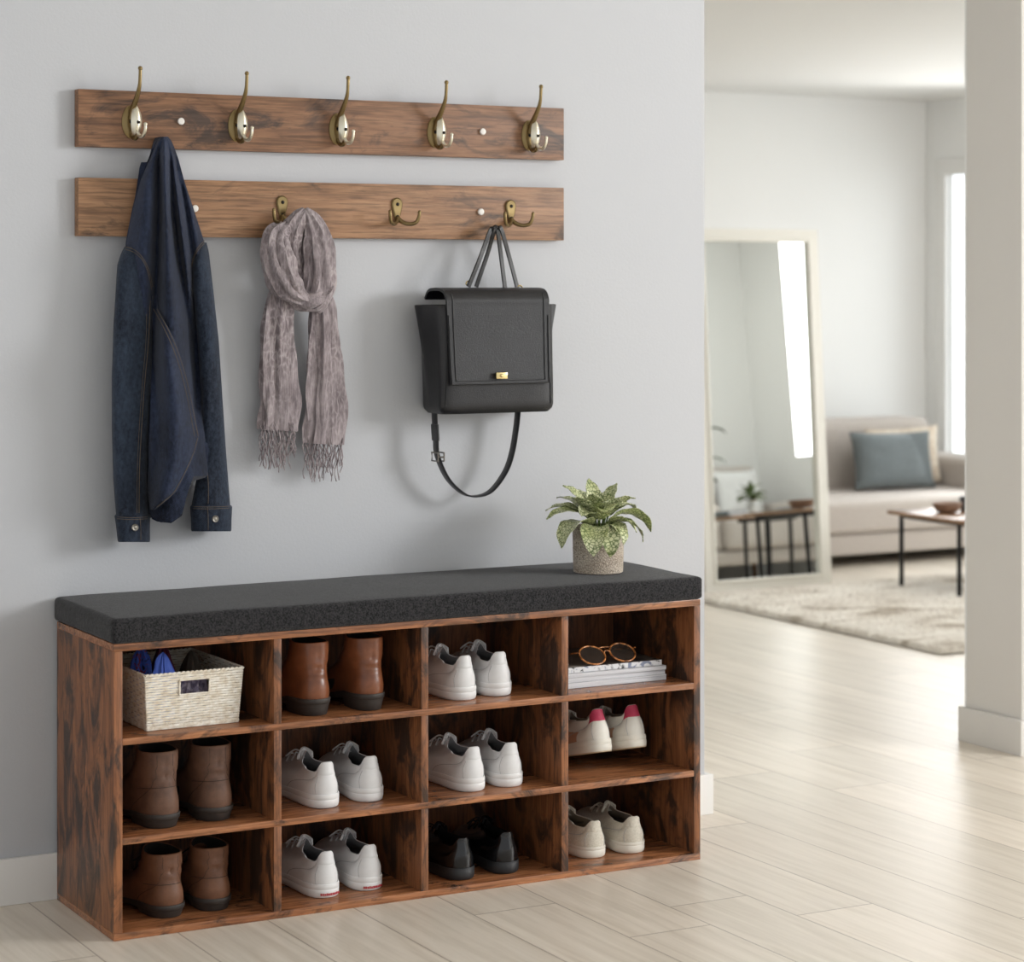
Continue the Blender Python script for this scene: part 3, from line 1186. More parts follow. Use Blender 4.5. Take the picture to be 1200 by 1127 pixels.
BOOT_B = dict(BOOT, m_upper=M['brown_nubuck'], m_tab=M['brown_nubuck'], boot_seam=M['lace_brown'], sole_heel=.024, th=.128, tf=.134, ws=1.1, tw=.0365, L=.255, m_lace=None, slouch=.088)
BOOT_C = dict(BOOT, m_upper=M['brown_warm'], m_tab=M['brown_warm'], boot_seam=M['lace_brown'], sole_heel=.022, th=.107, tf=.112, L=.245, slouch=.080, m_lace=M['lace_brown'], ws=1.06)


def pair(kind, cell, what, cat, z, pl, pr, rl=0.0, rr=0.0, grp=None, **kw):
    a = make_shoe(kind, -1, 'left ' + what % 'left', cat, grp, (pl[0], pl[1], z), rl, **kw)
    b = make_shoe(kind, 1, 'right ' + what % 'right', cat, grp, (pr[0], pr[1], z), rr, **kw)
    for o, sd in ((a, 'left'), (b, 'right')):
        o['label'] = what % sd
    return a, b


Z0, Z1, Z2 = [z + .0004 for z in ST]
pair(BOOT, 0, '%s chestnut leather ankle boot in the top row beside the basket cubby', 'boot', Z2, (.386, -.294), (.490, -.294), .03, -.02, 'chestnut ankle boots')
pair(SNEAK, 0, '%s plain white sneaker of the top row pair beside the magazines', 'sneaker', Z2, (.682, -.282), (.757, -.274), -.03, -.10, 'white sneakers in the top row')
pair(BOOT_B, 0, '%s tall dark brown boot in the middle row under the basket', 'boot', Z1, (.104, -.292), (.202, -.284), .03, -.02, 'tall dark brown boots')
pair(BOOT_C, 0, '%s short brown lace-up boot in the bottom left cubby', 'boot', Z0, (.120, -.276), (.204, -.272), .06, -.02, 'short brown boots')
pair(SNEAK, 0, '%s white sneaker in the middle row, directly under the chestnut boots', 'sneaker', Z1, (.407, -.283), (.496, -.274), -.03, -.08, 'white sneakers under the chestnut boots')
pair(SNEAK_P, 0, '%s white sneaker with red print on its heel in the bottom row', 'sneaker', Z0, (.407, -.283), (.494, -.275), -.03, -.05, 'white sneakers with red heel print')
pair(SNEAK, 0, '%s white sneaker in the middle row, above the black dress shoes', 'sneaker', Z1, (.697, -.288), (.774, -.286), -.02, -.10, 'white sneakers above the black shoes')
pair(OXF, 0, '%s black polished dress shoe in the bottom row', 'shoe', Z0, (.674, -.290), (.765, -.288), -.04, -.10, 'black dress shoes')
pair(CANV, 0, '%s cream canvas sneaker in the bottom right cubby', 'sneaker', Z0, (.967, -.264), (1.050, -.268), -.02, -.06, 'cream canvas sneakers')
pair(RED, 0, '%s off-white sneaker with raspberry heel tab, propped heel up', 'sneaker', Z1 + .0415, (.986, -.262), (1.065, -.258), .04, .02, 'sneakers with raspberry heels', pitch=-.24)

#@@SHELF_ITEMS
# ------------------------------------------------------------------ wicker basket
BX, BYF, BZ = .1555, -.276, ST[2] + .0005
bas = thing('wicker_basket', 'whitewashed woven basket full of cloths in the top left cubby', 'basket', (BX, BYF, BZ), .02)
bh, bdep = .096, .225


def wall_pt(side, u, z):
    """point on a basket wall, u 0..1 along the wall, z 0..1"""
    fl = .0065 * z
    x0, x1 = -.083 - fl, .083 + fl
    y0, y1 = -fl * 1.1, bdep + fl * .3
    if side == 'front':
        p = Vector((x0 + (x1 - x0) * u, y0, z * bh)); nn = Vector((0, -1, 0))
    elif side == 'back':
        p = Vector((x1 + (x0 - x1) * u, y1, z * bh)); nn = Vector((0, 1, 0))
    elif side == 'right':
        p = Vector((x1, y0 + (y1 - y0) * u, z * bh)); nn = Vector((1, 0, 0))
    else:
        p = Vector((x0, y1 + (y0 - y1) * u, z * bh)); nn = Vector((-1, 0, 0))
    p.x += nn.x * 0
    return p, nn


def weave_wall(bm, side, nst, hole=None):
    rows = 22
    nu = nst * 4
    grid = {}
    keep = lambda u, z: not (hole and hole[0] < u < hole[1] and hole[2] < z < hole[3])
    # each row is its own woven strand, bulging alternately over the stakes
    for r in range(rows):
        z0, z1 = r / rows, (r + 1) / rows
        for part in ((0.0, 1.0),) if not (hole and hole[2] < (z0 + z1) / 2 < hole[3]) else ((0.0, hole[0]), (hole[1], 1.0)):
            rings = []
            n = max(2, int(nu * (part[1] - part[0])))
            for i in range(n + 1):
                u = part[0] + (part[1] - part[0]) * i / n
                p, nn = wall_pt(side, u, (z0 + z1) / 2)
                b = .0008 * math.sin(u * nst * PI + r * PI)
                h = bh / rows * .49
                ring = []
                for k in range(6):
                    a = 2 * PI * k / 6
                    ring.append(p + nn * (b + .0013 * math.cos(a)) + Vector((0, 0, h * math.sin(a))))
                rings.append(ring)
            loft(bm, rings)


for side, nst in (('front', 12), ('right', 15), ('back', 12), ('left', 15)):
    bm = bmesh.new()
    weave_wall(bm, side, nst, (.345, .655, .60, .86) if side == 'front' else None)
    bm_to('woven_side', bm, M['wicker'], bas, smooth=60)
bm = bmesh.new()
for side in ('front', 'right', 'back', 'left'):
    for row, amp in ((0.985, .0012), (0.045, .0010)):
        for ph in (0, PI):
            path = []
            for i in range(61):
                p, nn = wall_pt(side, i / 60, row)
                a = i / 60 * PI * 22 + ph
                path.append(p + nn * amp * math.cos(a) + Vector((0, 0, amp * math.sin(a))))
            tube(bm, path, .0019 if row > .5 else .0014, 5)
bm_to('braided_rim', bm, M['wicker'], bas, smooth=60)
boxobj('basket_floor', -.080, .080, .003, bdep - .003, .001, .004, M['wicker_dark'], bas)
bm = bmesh.new()
pth = [wall_pt('front', u, z)[0] + Vector((0, -.0022, 0)) for u, z in ((.345, .60), (.345, .86), (.655, .86), (.655, .60), (.345, .60))]
for a, b in zip(pth[:-1], pth[1:]):
    tube(bm, [a, b], .0016, 6)
bm_to('handle_rim', bm, M['wicker'], bas, smooth=60)


def cloth_blob(name, label, mat, loc, size, seed, peak=1.6, rz=0.0):
    """bunched cloth: folded mound with sharp ridges"""
    bm = bmesh.new()
    N, K = 40, 14
    rnd = random.Random(seed)
    ph = [rnd.random() * 6.28 for _ in range(6)]
    rings = []
    for k in range(K):
        v = k / (K - 1)
        ring = []
        for i in range(N):
            a = 2 * PI * i / N
            f = 1 + .22 * math.sin(3 * a + ph[0] + v * 2) + .13 * math.sin(7 * a + ph[1] + 3 * v) + .06 * math.sin(13 * a + ph[2])
            r = (1 - v ** peak) ** .7 * f * (1 + .10 * math.sin(19 * a + 9 * v + ph[4]) * v) + .02
            ring.append(Vector((size[0] * r * math.cos(a), size[1] * r * math.sin(a), size[2] * (v + (.10 * math.sin(4 * a + ph[3]) + .05 * math.sin(9 * a + ph[5])) * v * (1 - v) * 4))))
        rings.append(ring)
    loft(bm, rings)
    o = bm_to(name, bm, mat, None, smooth=70)
    o.location = loc
    o.rotation_euler = (0, 0, rz)
    return tag(o, label, 'cloth', 'cloths in the basket')


zb = BZ + .0045
cloth_blob('folded_cloth', 'cobalt blue cloth peaking above the left of the basket rim', M['fab_blue'], (.120, -.226, zb), (.027, .020, .119), 4, 1.3)
cloth_blob('folded_cloth', 'black and blue printed cloth at the left corner of the basket', M['fab_print'], (.101, -.165, zb), (.020, .026, .122), 9, 3.4)
cloth_blob('folded_cloth', 'maroon printed cloth behind the blue cloth in the basket', M['fab_maroon'], (.150, -.142, zb), (.022, .028, .121), 5, 2.6)
cloth_blob('folded_cloth', 'olive grey cloth rising at the right of the basket', M['fab_grey'], (.200, -.150, zb), (.017, .042, .106), 8, 2.2)
cloth_blob('folded_cloth', 'lilac lace cloth showing through the basket handle hole', M['fab_lilac'], (.170, -.244, zb), (.026, .016, .084), 6, 3.5)

# ------------------------------------------------------------------ magazines and sunglasses
mz = ST[2] + .0004
mags = [(.0105, .225, .208, 'white magazine at the bottom of the stack under the sunglasses', M['cover_white'], (1.008, -.262), .0),
        (.0090, .223, .206, 'white magazine second from the bottom of the stack', M['cover_white'], (1.008, -.260), .008),
        (.0075, .222, .205, 'white magazine third from the bottom of the stack', M['cover_white'], (1.008, -.263), -.006),
        (.0100, .212, .200, 'dark glossy photo magazine on top of the stack', M['cover_top'], (1.008, -.256), .0)]
for (h, w, dp, lab, cov, (mx, my), rz) in mags:
    m = thing('magazine', lab, 'magazine', (mx, my, mz), rz, 'magazines in the top right cubby')
    bm = bmesh.new()
    box(bm, -w / 2 + .001, w / 2 - .001, .001, dp - .001, .0006, h - .0006)
    bm_to('pages', bm, M['pages'], m)
    bm = bmesh.new()
    # wrap-around cover: two boards and the spine, front edge slightly bowed
    box(bm, -w / 2, w / 2, 0, dp, h - .0007, h, .0003, 1)
    bm_to('front_cover', bm, cov, m)
    boxobj('back_cover', -w / 2, w / 2, 0, dp, 0, .0007, M['cover_white'], m)
    boxobj('spine', -w / 2, w / 2, -.0006, .0006, 0, h, M['cover_strip'] if cov is M['cover_top'] else M['pages'], m, .0003, 1)
    mz += h + .0003

gx, gy, gz = 1.003, -.2395, mz + .0004
sg_ = thing('sunglasses', 'round tortoiseshell sunglasses resting on the magazine stack', 'sunglasses', (gx, gy, gz), .06)
tilt = -.85
for s in (-1, 1):
    c = Vector((s * .0345, 0, .0166))
    ring = [c + Vector((.0275 * math.cos(a), (.0215 * math.sin(a)) * math.sin(tilt) * -1, .0215 * math.sin(a) * .68)) for a in [2 * PI * i / 40 for i in range(41)]]
    bm = bmesh.new()
    rr = []
    for i in range(40):
        p = ring[i]
        o = (p - c).normalized()
        t = (ring[i + 1] - ring[i - 1 if i else 39]).normalized()
        b = o.cross(t)
        rr.append([p + o * .0019 * math.cos(a) + b * .0019 * math.sin(a) for a in [2 * PI * k / 8 for k in range(8)]])
    loft(bm, rr + [rr[0]], False, False)
    bmesh.ops.remove_doubles(bm, verts=bm.verts[:], dist=1e-6)
    fr_ = bm_to('rim', bm, M['tort'], sg_, smooth=60)
    bm = bmesh.new()
    up_, dn_ = [], []
    for i in range(40):
        p = c + (ring[i] - c) * .97
        dn_.append(p + Vector((0, .0005, 0)))
        up_.append(p - Vector((0, .0005, 0)))
    loft(bm, [dn_, up_])
    bm_to('lens', bm, M['lens'], sg_, smooth=20)
    tubeobj('temple', [c + Vector((s * .0280, .002, .006)), c + Vector((s * .0345, .010, .005)), c + Vector((s * .035, .060, -.005)), c + Vector((s * .033, .100, -.0095)), c + Vector((s * .031, .125, -.0150))],
            .0014, M['tort'], sg_, 8, 20)
tubeobj('bridge', [(-.0075, .001, .0185), (-.004, .003, .0215), (.004, .003, .0215), (.0075, .001, .0185)], .0016, M['tort'], sg_, 8, 14)
tubeobj('brow_bar', [(-.0150, .0105, .0265), (0, .0115, .0280), (.0150, .0105, .0265)], .0011, M['tort'], sg_, 8, 10)

#@@PLANT
# ------------------------------------------------------------------ potted plant on the cushion
px_, py_ = 1.0135, -.188
pl = thing('potted_plant', 'potted fittonia with pale veined leaves in a textured stone pot', 'plant', (px_, py_, CT - .0008))
bm = bmesh.new()
lathe(bm, [(.0445, 0), (.0475, .002), (.0485, .03), (.0495, .088), (.0485, .0895), (.0465, .0895), (.0458, .087), (.0452, .070)], 44, cap1=True)
bm_to('pot', bm, M['pot'], pl)
bm = bmesh.new()
lathe(bm, [(.0450, .0705), (.030, .0765), (.012, .0785)], 28)
for v in bm.verts:
    v.co.z += .0015 * noise.noise(v.co * 120)
bm_to('soil', bm, M['soil'], pl)


def leaf_mesh(bm, base, az, length, width, lift, droop, roll=0.0, nu=8, nv=12):
    """arching pointed oval leaf starting at base, heading az"""
    d = Vector((math.cos(az), math.sin(az), 0))
    sd = Vector((-math.sin(az), math.cos(az), 0))
    # centre line
    pts = []
    p = Vector(base)
    ang = lift
    st = length / nv
    for k in range(nv + 1):
        pts.append((p.copy(), ang))
        p = p + (d * math.cos(ang) + Vector((0, 0, 1)) * math.sin(ang)) * st
        ang -= droop / nv

    def f(u, v):
        k = min(int(round(v * nv)), nv)
        c, an = pts[k]
        w = width / 2 * (math.sin(PI * min(1, v ** .85)) ** .75) * (1 - .22 * v) + .0006
        a = (u - .5) * 2
        nn = Vector((0, 0, 1)) * math.cos(an) - d * math.sin(an)
        s2 = sd * math.cos(roll) + nn * math.sin(roll)
        n2 = nn * math.cos(roll) - sd * math.sin(roll)
        return c + s2 * (a * w) + n2 * (.20 * w * a * a + .0012 * math.sin(v * 22 + a * 3))
    gridsurf(bm, f, nu, nv, .0006)


rnd = random.Random(21)
bm = bmesh.new()
stems = bmesh.new()
leafspec = [  # azimuth deg, length, width, lift, droop, height offset
    (200, .098, .052, .60, 2.2, .0), (232, .086, .046, .35, 2.2, -.002), (262, .078, .036, .30, 2.5, -.004), (285, .055, .034, .5, 2.1, 0),
    (172, .085, .030, .75, 1.55, .012), (152, .080, .030, .85, 1.5, .014), (215, .060, .036, .95, 1.6, .012), (245, .056, .034, 1.05, 1.5, .012),
    (-8, .098, .038, .72, 2.1, .006), (12, .090, .034, .82, 1.6, .014), (-25, .082, .036, .55, 2.2, .0), (30, .078, .034, .9, 1.4, .014),
    (-50, .062, .034, .7, 2.0, .002), (-75, .060, .034, .45, 2.3, -.002), (60, .078, .034, 1.0, 1.1, .012), (88, .076, .036, 1.1, 1.0, .012),
    (118, .078, .036, 1.0, 1.2, .012), (190, .062, .040, 1.15, 1.1, .018), (320, .060, .036, 1.15, 1.2, .018), (20, .062, .034, 1.3, .8, .022),
    (140, .066, .034, 1.25, .9, .022), (75, .064, .032, 1.35, .7, .024), (250, .050, .034, 1.2, 1.3, .02), (285, .052, .032, 1.15, 1.3, .018),
    (350, .050, .030, 1.0, 1.2, .016), (225, .044, .030, 1.35, .8, .024)]
for az, ln, wd, lf, dr, hz in leafspec:
    a = math.radians(az) - YAW * 0.0
    r0 = .020
    b = Vector((r0 * math.cos(a), r0 * math.sin(a), .090 + hz))
    leaf_mesh(bm, b, a + rnd.uniform(-.1, .1), ln * 1.13, wd * 1.28, lf, dr, rnd.uniform(-.35, .35))
    tube(stems, [Vector((b.x * .3, b.y * .3, .072)), Vector((b.x * .7, b.y * .7, .080 + hz * .5)), b + Vector((0, 0, .001))], .0013, 6)
bm_to('foliage', bm, M['leaf'], pl, smooth=50)
bm_to('stems', stems, M['leaf_rim'], pl, smooth=60)

#@@JACKET
# ------------------------------------------------------------------ denim jacket
def Q(px, py, d):
    """point at distance d in front of the hook wall"""
    return P(px, py, -d)


J0 = Q(193, 161, .06)
jk = thing('denim_jacket', 'dark indigo denim jacket hanging by its collar at the left of the rails', 'jacket', J0)
BYS = [160, 165, 172, 186, 212, 245, 285, 320, 360, 420, 480, 520, 545, 557, 620]
BXL = [189, 185, 181, 175.5, 163.5, 155, 147, 150, 158, 165, 168, 169, 170, 170, 172]
BXR = [197, 201, 204, 209, 216, 227, 240, 237, 235, 237, 240, 245, 249, 251, 252]


def g(x, c, w):
    return math.exp(-((x - c) / w) ** 2)


def jdepth(x, y):
    xl, xr = interp(BYS, BXL, y), interp(BYS, BXR, y)
    u = (x - xl) / max(xr - xl, 1)
    u = min(max(u, 0), 1)
    d = .030 + (.048 + .030 * min(1, (y - 160) / 120)) * math.sin(PI * u) ** .55
    if y < 185:
        d = d * (y - 150) / 35 + .062 * (185 - y) / 35
    k = min(1, max(0, (y - 164) / 30)) * (1 - min(1, max(0, (y - 400) / 120)))
    v1 = interp([160, 186, 250, 330, 400], [190, 186, 186, 183, 181], y)
    v2 = interp([160, 180, 250, 320, 380, 450], [195, 199, 203, 212, 222, 228], y)
    v3 = interp([160, 190, 250, 310, 380], [199, 207, 218, 226, 230], y)
    wd = interp([160, 200, 320], [2.2, 4.5, 6.5], y)
    d -= k * (.046 * g(x, v1, wd * 1.1) + .042 * g(x, v2, wd) + .032 * g(x, v3, wd * .9))
    r1 = (v1 + v2) / 2
    d += k * (.014 * g(x, r1, wd * 1.5) + .010 * g(x, (v2 + v3) / 2, wd * .8) + .006 * g(x, v1 - 3.2 * wd, wd * 1.2))
    d += .004 * noise.noise(Vector((x * .06, y * .014, 3.1))) + .0016 * noise.noise(Vector((x * .12, y * .06, 1.7)))
    return max(d, .031 if y < 286 else .014)


def jbot(u):
    return interp([0, .2, .38, .52, .62, .70, 1], [600, 612, 612, 604, 575, 558, 557], u)


NU, NV = 64, 90
bm = bmesh.new()
rings = []
for j in range(NV + 1):
    v = j / NV
    fr_, bk_ = [], []
    for i in range(NU + 1):
        u = i / NU
        y = 160 + (jbot(u) - 160) * v
        xl, xr = interp(BYS, BXL, y), interp(BYS, BXR, y)
        x = xl + (xr - xl) * u
        d = jdepth(x, y)
        fr_.append(Q(x, y, d) - J0)
        bk_.append(Q(x, y, d) - J0 + Vector((0, (d - (.0245 if y < 292 else .008)) * min(1, .25 + math.sin(PI * u) * 1.3), 0)))
    rings.append(fr_ + bk_[1:-1][::-1])
loft(bm, rings)
bm_to('jacket_body', bm, M['denim'], jk, smooth=70)
# collar stand peeping out at the upper left
bm = bmesh.new()
loft(bm, [[Q(x + o, y, d) - J0 for (x, o) in ((c, 0), (c + w, 0))] + [Q(c + w, y, d - .012) - J0, Q(c, y, d - .012) - J0]
          for (c, w, y, d) in ((165.5, 9, 190, .038), (163.5, 11, 196, .041), (160, 12, 220, .041), (156, 12, 250, .040), (151, 12, 280, .038))])
bm_to('collar', bm, M['denim'], jk, smooth=40)

# front panel hanging over the body, with its stitched edge
FYS = [345, 362, 400, 450, 490, 512, 530, 545, 560, 575, 586, 597]
FXL = [178, 179, 179, 177, 176, 175, 174, 174, 173, 173, 174, 176]
FXR = [184, 185.5, 206, 222, 229.5, 234, 229, 223, 215, 208, 196, 182]


def fdepth(x, y):
    xl, xr = interp(FYS, FXL, y), interp(FYS, FXR, y)
    u = min(max((x - xl) / max(xr - xl, 1), 0), 1)
    s = min(1, max(0, (y - 345) / 70))
    d = jdepth(x, y) + .004 + .012 * s
    d += s * .013 * math.sin(PI * u) ** .8
    c = interp([350, 420, 480, 540, 600], [184, 196, 207, 203, 188], y)
    d += s * .008 * g(x, c, 9) - s * .010 * g(x, c - 19, 7)
    return d


bm = bmesh.new()
def ff(u, v):
    y = 345 + (597 - 345) * v
    xl, xr = interp(FYS, FXL, y), interp(FYS, FXR, y)
    x = xl + (xr - xl) * u
    return Q(x, y, fdepth(x, y)) - J0
gridsurf(bm, ff, 30, 60, .0035)
bm_to('front_panel', bm, M['denim'], jk, smooth=60)


def stitch_line(pts, dep, r=.0007, n=40, name='stitching', mat='stitch'):
    path = [Q(x, y, dep(x, y) + .0010) - J0 for x, y in catmull(pts, n)]
    return tubeobj(name, path, r * .72, M[mat], jk, 6)


edge = [(y, interp(FYS, FXR, y)) for y in (362, 385, 410, 440, 470, 495, 511)]
stitch_line([(x - 1.5, y) for y, x in edge], fdepth, .0008)
stitch_line([(x - 5.5, y) for y, x in edge], fdepth, .0008)
stitch_line([(interp(FYS, FXR, y) - 2, y) for y in (513, 530, 548, 566, 578, 588, 594)], fdepth, .0008)


# sleeves: tapered tubes with creases
def sleeve(spec, depth, bdep, mat, seed):
    ys = [s[0] for s in spec]
    xs = [s[1] for s in spec]
    ws = [s[2] for s in spec]
    dp = [depth + s[3] for s in spec]

    def surf(x, y, out=1.0):
        c, w, d0 = interp(ys, xs, y), interp(ys, ws, y), interp(ys, dp, y)
        t = max(-1, min(1, (x - c) / (w / 2)))
        cr = .006 * noise.noise(Vector((x * .07, y * .020, seed))) + .0028 * noise.noise(Vector((x * .15, y * .10, seed + 4)))
        return d0 + (bdep * math.sqrt(max(0, 1 - t * t)) + cr * math.sqrt(max(0, 1 - t * t))) * out
    bm = bmesh.new()
    rings = []
    for j in range(61):
        y = ys[0] + (ys[-1] - ys[0]) * j / 60
        c, w, d0 = interp(ys, xs, y), interp(ys, ws, y), interp(ys, dp, y)
        ring = []
        for k in range(28):
            a = 2 * PI * k / 28
            x = c + w / 2 * math.cos(a)
            s = math.sin(a)
            if s >= 0:
                ring.append(Q(x, y, surf(x, y)) - J0)
            else:
                ring.append(Q(x, y, d0 + max(-d0 + .004, bdep * .8 * s)) - J0)
        rings.append(ring)
    loft(bm, rings)
    return bm_to('sleeve', bm, mat, jk, smooth=75), surf


SL = [(289, 155, 18, -.012), (296, 158, 32, -.006), (310, 158, 41, 0), (340, 158, 45, .004), (380, 156, 46, .006), (440, 154.5, 47, .006), (500, 153.5, 45, .004), (560, 152.5, 40, .002), (604, 155, 38, 0)]
sl, surfL = sleeve(SL, .050, .030, M['denim_fade'], 2.3)
SR = [(284, 238, 8, -.014), (296, 236, 18, -.008), (310, 235.5, 22, 0), (340, 238, 24, .004), (400, 244, 25, .004), (470, 248.5, 25, .002), (530, 250.5, 29, 0), (575, 248, 41, 0), (594, 247, 46, 0)]
sr, surfR = sleeve(SR, .042, .024, M['denim_fade'], 7.7)


def cuff(c0, y0, c1, y1, w0, w1, depth, bdep, bx, by):
    bm = bmesh.new()
    rings = []
    prof = [(0, 1.0), (.06, 1.05), (.5, 1.04), (.94, 1.05), (1.0, 1.02), (1.0, .88), (.7, .85)]
    for f, s in prof:
        y = y0 + (y1 - y0) * f
        c = c0 + (c1 - c0) * f
        w = (w0 + (w1 - w0) * f) * s
        ring = []
        for k in range(36):
            a = 2 * PI * k / 36
            dx = math.copysign(abs(math.cos(a)) ** .8, math.cos(a))
            ring.append(Q(c + w / 2 * dx, y, depth + max(-depth + .004, bdep * s * math.sin(a))) - J0)
        rings.append(ring)
    loft(bm, rings)
    cf = bm_to('cuff', bm, M['denim_fade'], jk, smooth=50)
    bm = bmesh.new()
    lathe(bm, [(.0060, 0), (.0066, .0016), (.0052, .0032), (.0030, .0026), (.0012, .0034)], 18)
    for v in bm.verts:
        v.co = Vector((v.co.x, -v.co.z, v.co.y))
    b = bm_to('button', bm, M['button'], cf)
    t = (bx - (c0 + c1) / 2) / ((w0 + w1) / 4)
    b.location = Q(bx, by, depth + bdep * 1.03 * math.sqrt(max(.05, 1 - t * t)) + .0005) - J0

    def sf(x, y):
        f = (y - y0) / (y1 - y0)
        t = max(-.97, min(.97, (x - (c0 + (c1 - c0) * f)) / ((w0 + (w1 - w0) * f) / 2 * 1.05)))
        return depth + bdep * 1.05 * math.sqrt(1 - abs(t) ** 2.5)
    return sf


cL = cuff(155, 603, 157, 635, 40, 36, .050, .026, 158, 618)
cR = cuff(247.5, 592, 247.5, 622.5, 47, 45, .042, .026, 252, 608)
for off_ in (0, 2.2):
    stitch_line([(137 + off_ * 0, 605.5 + off_), (155, 606.5 + off_), (173, 605.5 + off_)], cL, .0006, 24)
    stitch_line([(226, 593.5 + off_), (247, 594 + off_), (269, 593 + off_)], cR, .0006, 24)
stitch_line([(164, 606), (165, 620), (165, 633)], cL, .0006, 12)
stitch_line([(243, 594), (244, 607), (244, 621)], cR, .0007, 12)
stitch_line([(176, 352), (174, 400), (169.5, 450), (166, 500), (163.5, 550), (163, 601)], surfL, .0009)
stitch_line([(172, 352), (171, 400), (166.8, 450), (163.3, 500), (161, 550), (160.5, 601)], surfL, .0005)
stitch_line([(241, 540), (244, 565), (244, 590)], surfR, .0008, 16)
# shoulder seams (double)
for o in (0, 3.2):
    stitch_line([(147, 289 + o), (158, 293 + o), (168, 303 + o), (175 - o * .3, 318 + o), (179 - o * .4, 336 + o)], lambda x, y: max(surfL(x, y), jdepth(x, y)) + .001, .0008)
    stitch_line([(239.5, 282 + o), (232, 290 + o), (227, 300 + o), (224.5, 310 + o)], lambda x, y: max(surfR(x, y), jdepth(x, y)) + .001, .0008, 20)
# hem bands hanging out below the front panel
bm = bmesh.new()
loft(bm, [[Q(x, y, d) - J0, Q(x2, y2, d2) - J0, Q(x2, y2, d2 - .012) - J0, Q(x, y, d - .012) - J0]
          for (x, y, d, x2, y2, d2) in ((224, 512, .075, 246, 520, .060), (221, 540, .078, 251, 538, .060), (219, 552, .078, 252.5, 548, .058), (219, 558, .077, 252, 556, .058))])
bm_to('hem_band', bm, M['denim'], jk, smooth=40)
stitch_line([(220, 555), (235, 556.5), (251, 553.5)], lambda x, y: interp([220, 251], [.078, .0585], x), .0006, 14)
bm = bmesh.new()
loft(bm, [[Q(x, y, d) - J0, Q((x + x2) / 2, (y + y2) / 2, (d + d2) / 2 + .006) - J0, Q(x2, y2, d2) - J0, Q(x2, y2, d2 - .010) - J0, Q(x, y, d - .010) - J0]
          for (x, y, d, x2, y2, d2) in ((176, 575, .062, 213, 560, .066), (176, 596, .062, 211.5, 582, .066), (178, 608, .060, 207, 600, .064), (184, 611, .058, 201, 613, .062))])
bm_to('hem_band', bm, M['denim'], jk, smooth=40)
bm = bmesh.new()
sphere(bm, (0, 0, 0), (.0055, .0025, .0055))
o = bm_to('button', bm, M['button'], jk)
o.location = Q(183, 592, .072) - J0

#@@SCARF
# ------------------------------------------------------------------ scarf
S0 = Q(357, 250, .055)
sc_ = thing('scarf', 'mauve grey patterned scarf looped over the lower rail, fringed ends down', 'scarf', S0)


def pleat(n, amp, tw, seed):
    def w(s, a):
        return 1 + amp * math.sin(n * a + tw * s + seed) + amp * .6 * math.sin((n * 2 + 1) * a - tw * .7 * s + seed * 2) + .05 * math.sin(s * 23 + 3 * a + seed)
    return w


def strand(name, spec, seg=40, n=60, pl_=(7, .09, 5, 0)):
    """spec rows: px, py, width px, depth, half-thickness"""
    cs = catmull([tuple(map(float, s)) for s in spec], n)
    path = [Q(c[0], c[1], c[3]) - S0 for c in cs]
    m = len(cs) - 1
    wr = pleat(*pl_)
    bm = bmesh.new()
    tube(bm, path, lambda s: cs[min(m, int(round(s * m)))][4], seg, True,
         rad2=lambda s: cs[min(m, int(round(s * m)))][2] / 2 / 640, wrinkle=wr, up=(0, -1, 0))
    return bm_to(name, bm, M['scarf'], sc_, smooth=80)


strand('loop', [(357, 245, 7, .056, .006), (350, 256, 20, .054, .013), (342, 272, 27, .046, .017), (339, 290, 26, .040, .018), (343, 310, 22, .036, .017), (350, 330, 20, .036, .016), (356, 348, 20, .04, .016)], pl_=(8, .15, 4, 1))
strand('loop', [(357.5, 245, 7, .056, .006), (364, 257, 20, .056, .014), (371, 278, 34, .052, .020), (374, 305, 40, .050, .024), (373, 330, 40, .052, .027), (367, 348, 38, .054, .028), (360, 357, 30, .052, .022)], pl_=(9, .13, 3, 2))
strand('wrap', [(334, 266, 16, .044, .014), (324, 278, 28, .058, .020), (324, 298, 35, .068, .026), (329, 318, 36, .074, .028), (337, 335, 32, .078, .026), (347, 345, 24, .076, .022), (357, 350, 13, .068, .014)], pl_=(8, .14, 6, .4))
strand('wrap', [(340, 347, 10, .056, .012), (350, 353, 18, .062, .018), (364, 352, 24, .066, .024), (378, 345, 20, .060, .020), (386, 333, 12, .046, .014)], pl_=(6, .13, 6, 2.4))
tl1 = [(331, 338, 24, .048, .016), (327, 358, 29, .046, .015), (326, 385, 34, .040, .014), (326, 420, 37, .036, .013), (326.5, 455, 41, .034, .012), (327, 480, 42, .032, .011), (325, 504, 39, .031, .010)]
tl2 = [(374, 345, 22, .046, .016), (378, 364, 27, .046, .015), (380, 392, 33, .042, .014), (381, 425, 39, .038, .013), (381, 460, 44, .036, .012), (381, 495, 45, .034, .011), (379, 520, 42, .033, .010)]
ta = strand('tail', tl1, 48, 80, (6, .24, 3, .5))
tb = strand('tail', tl2, 48, 80, (6, .24, -3, 1.9))
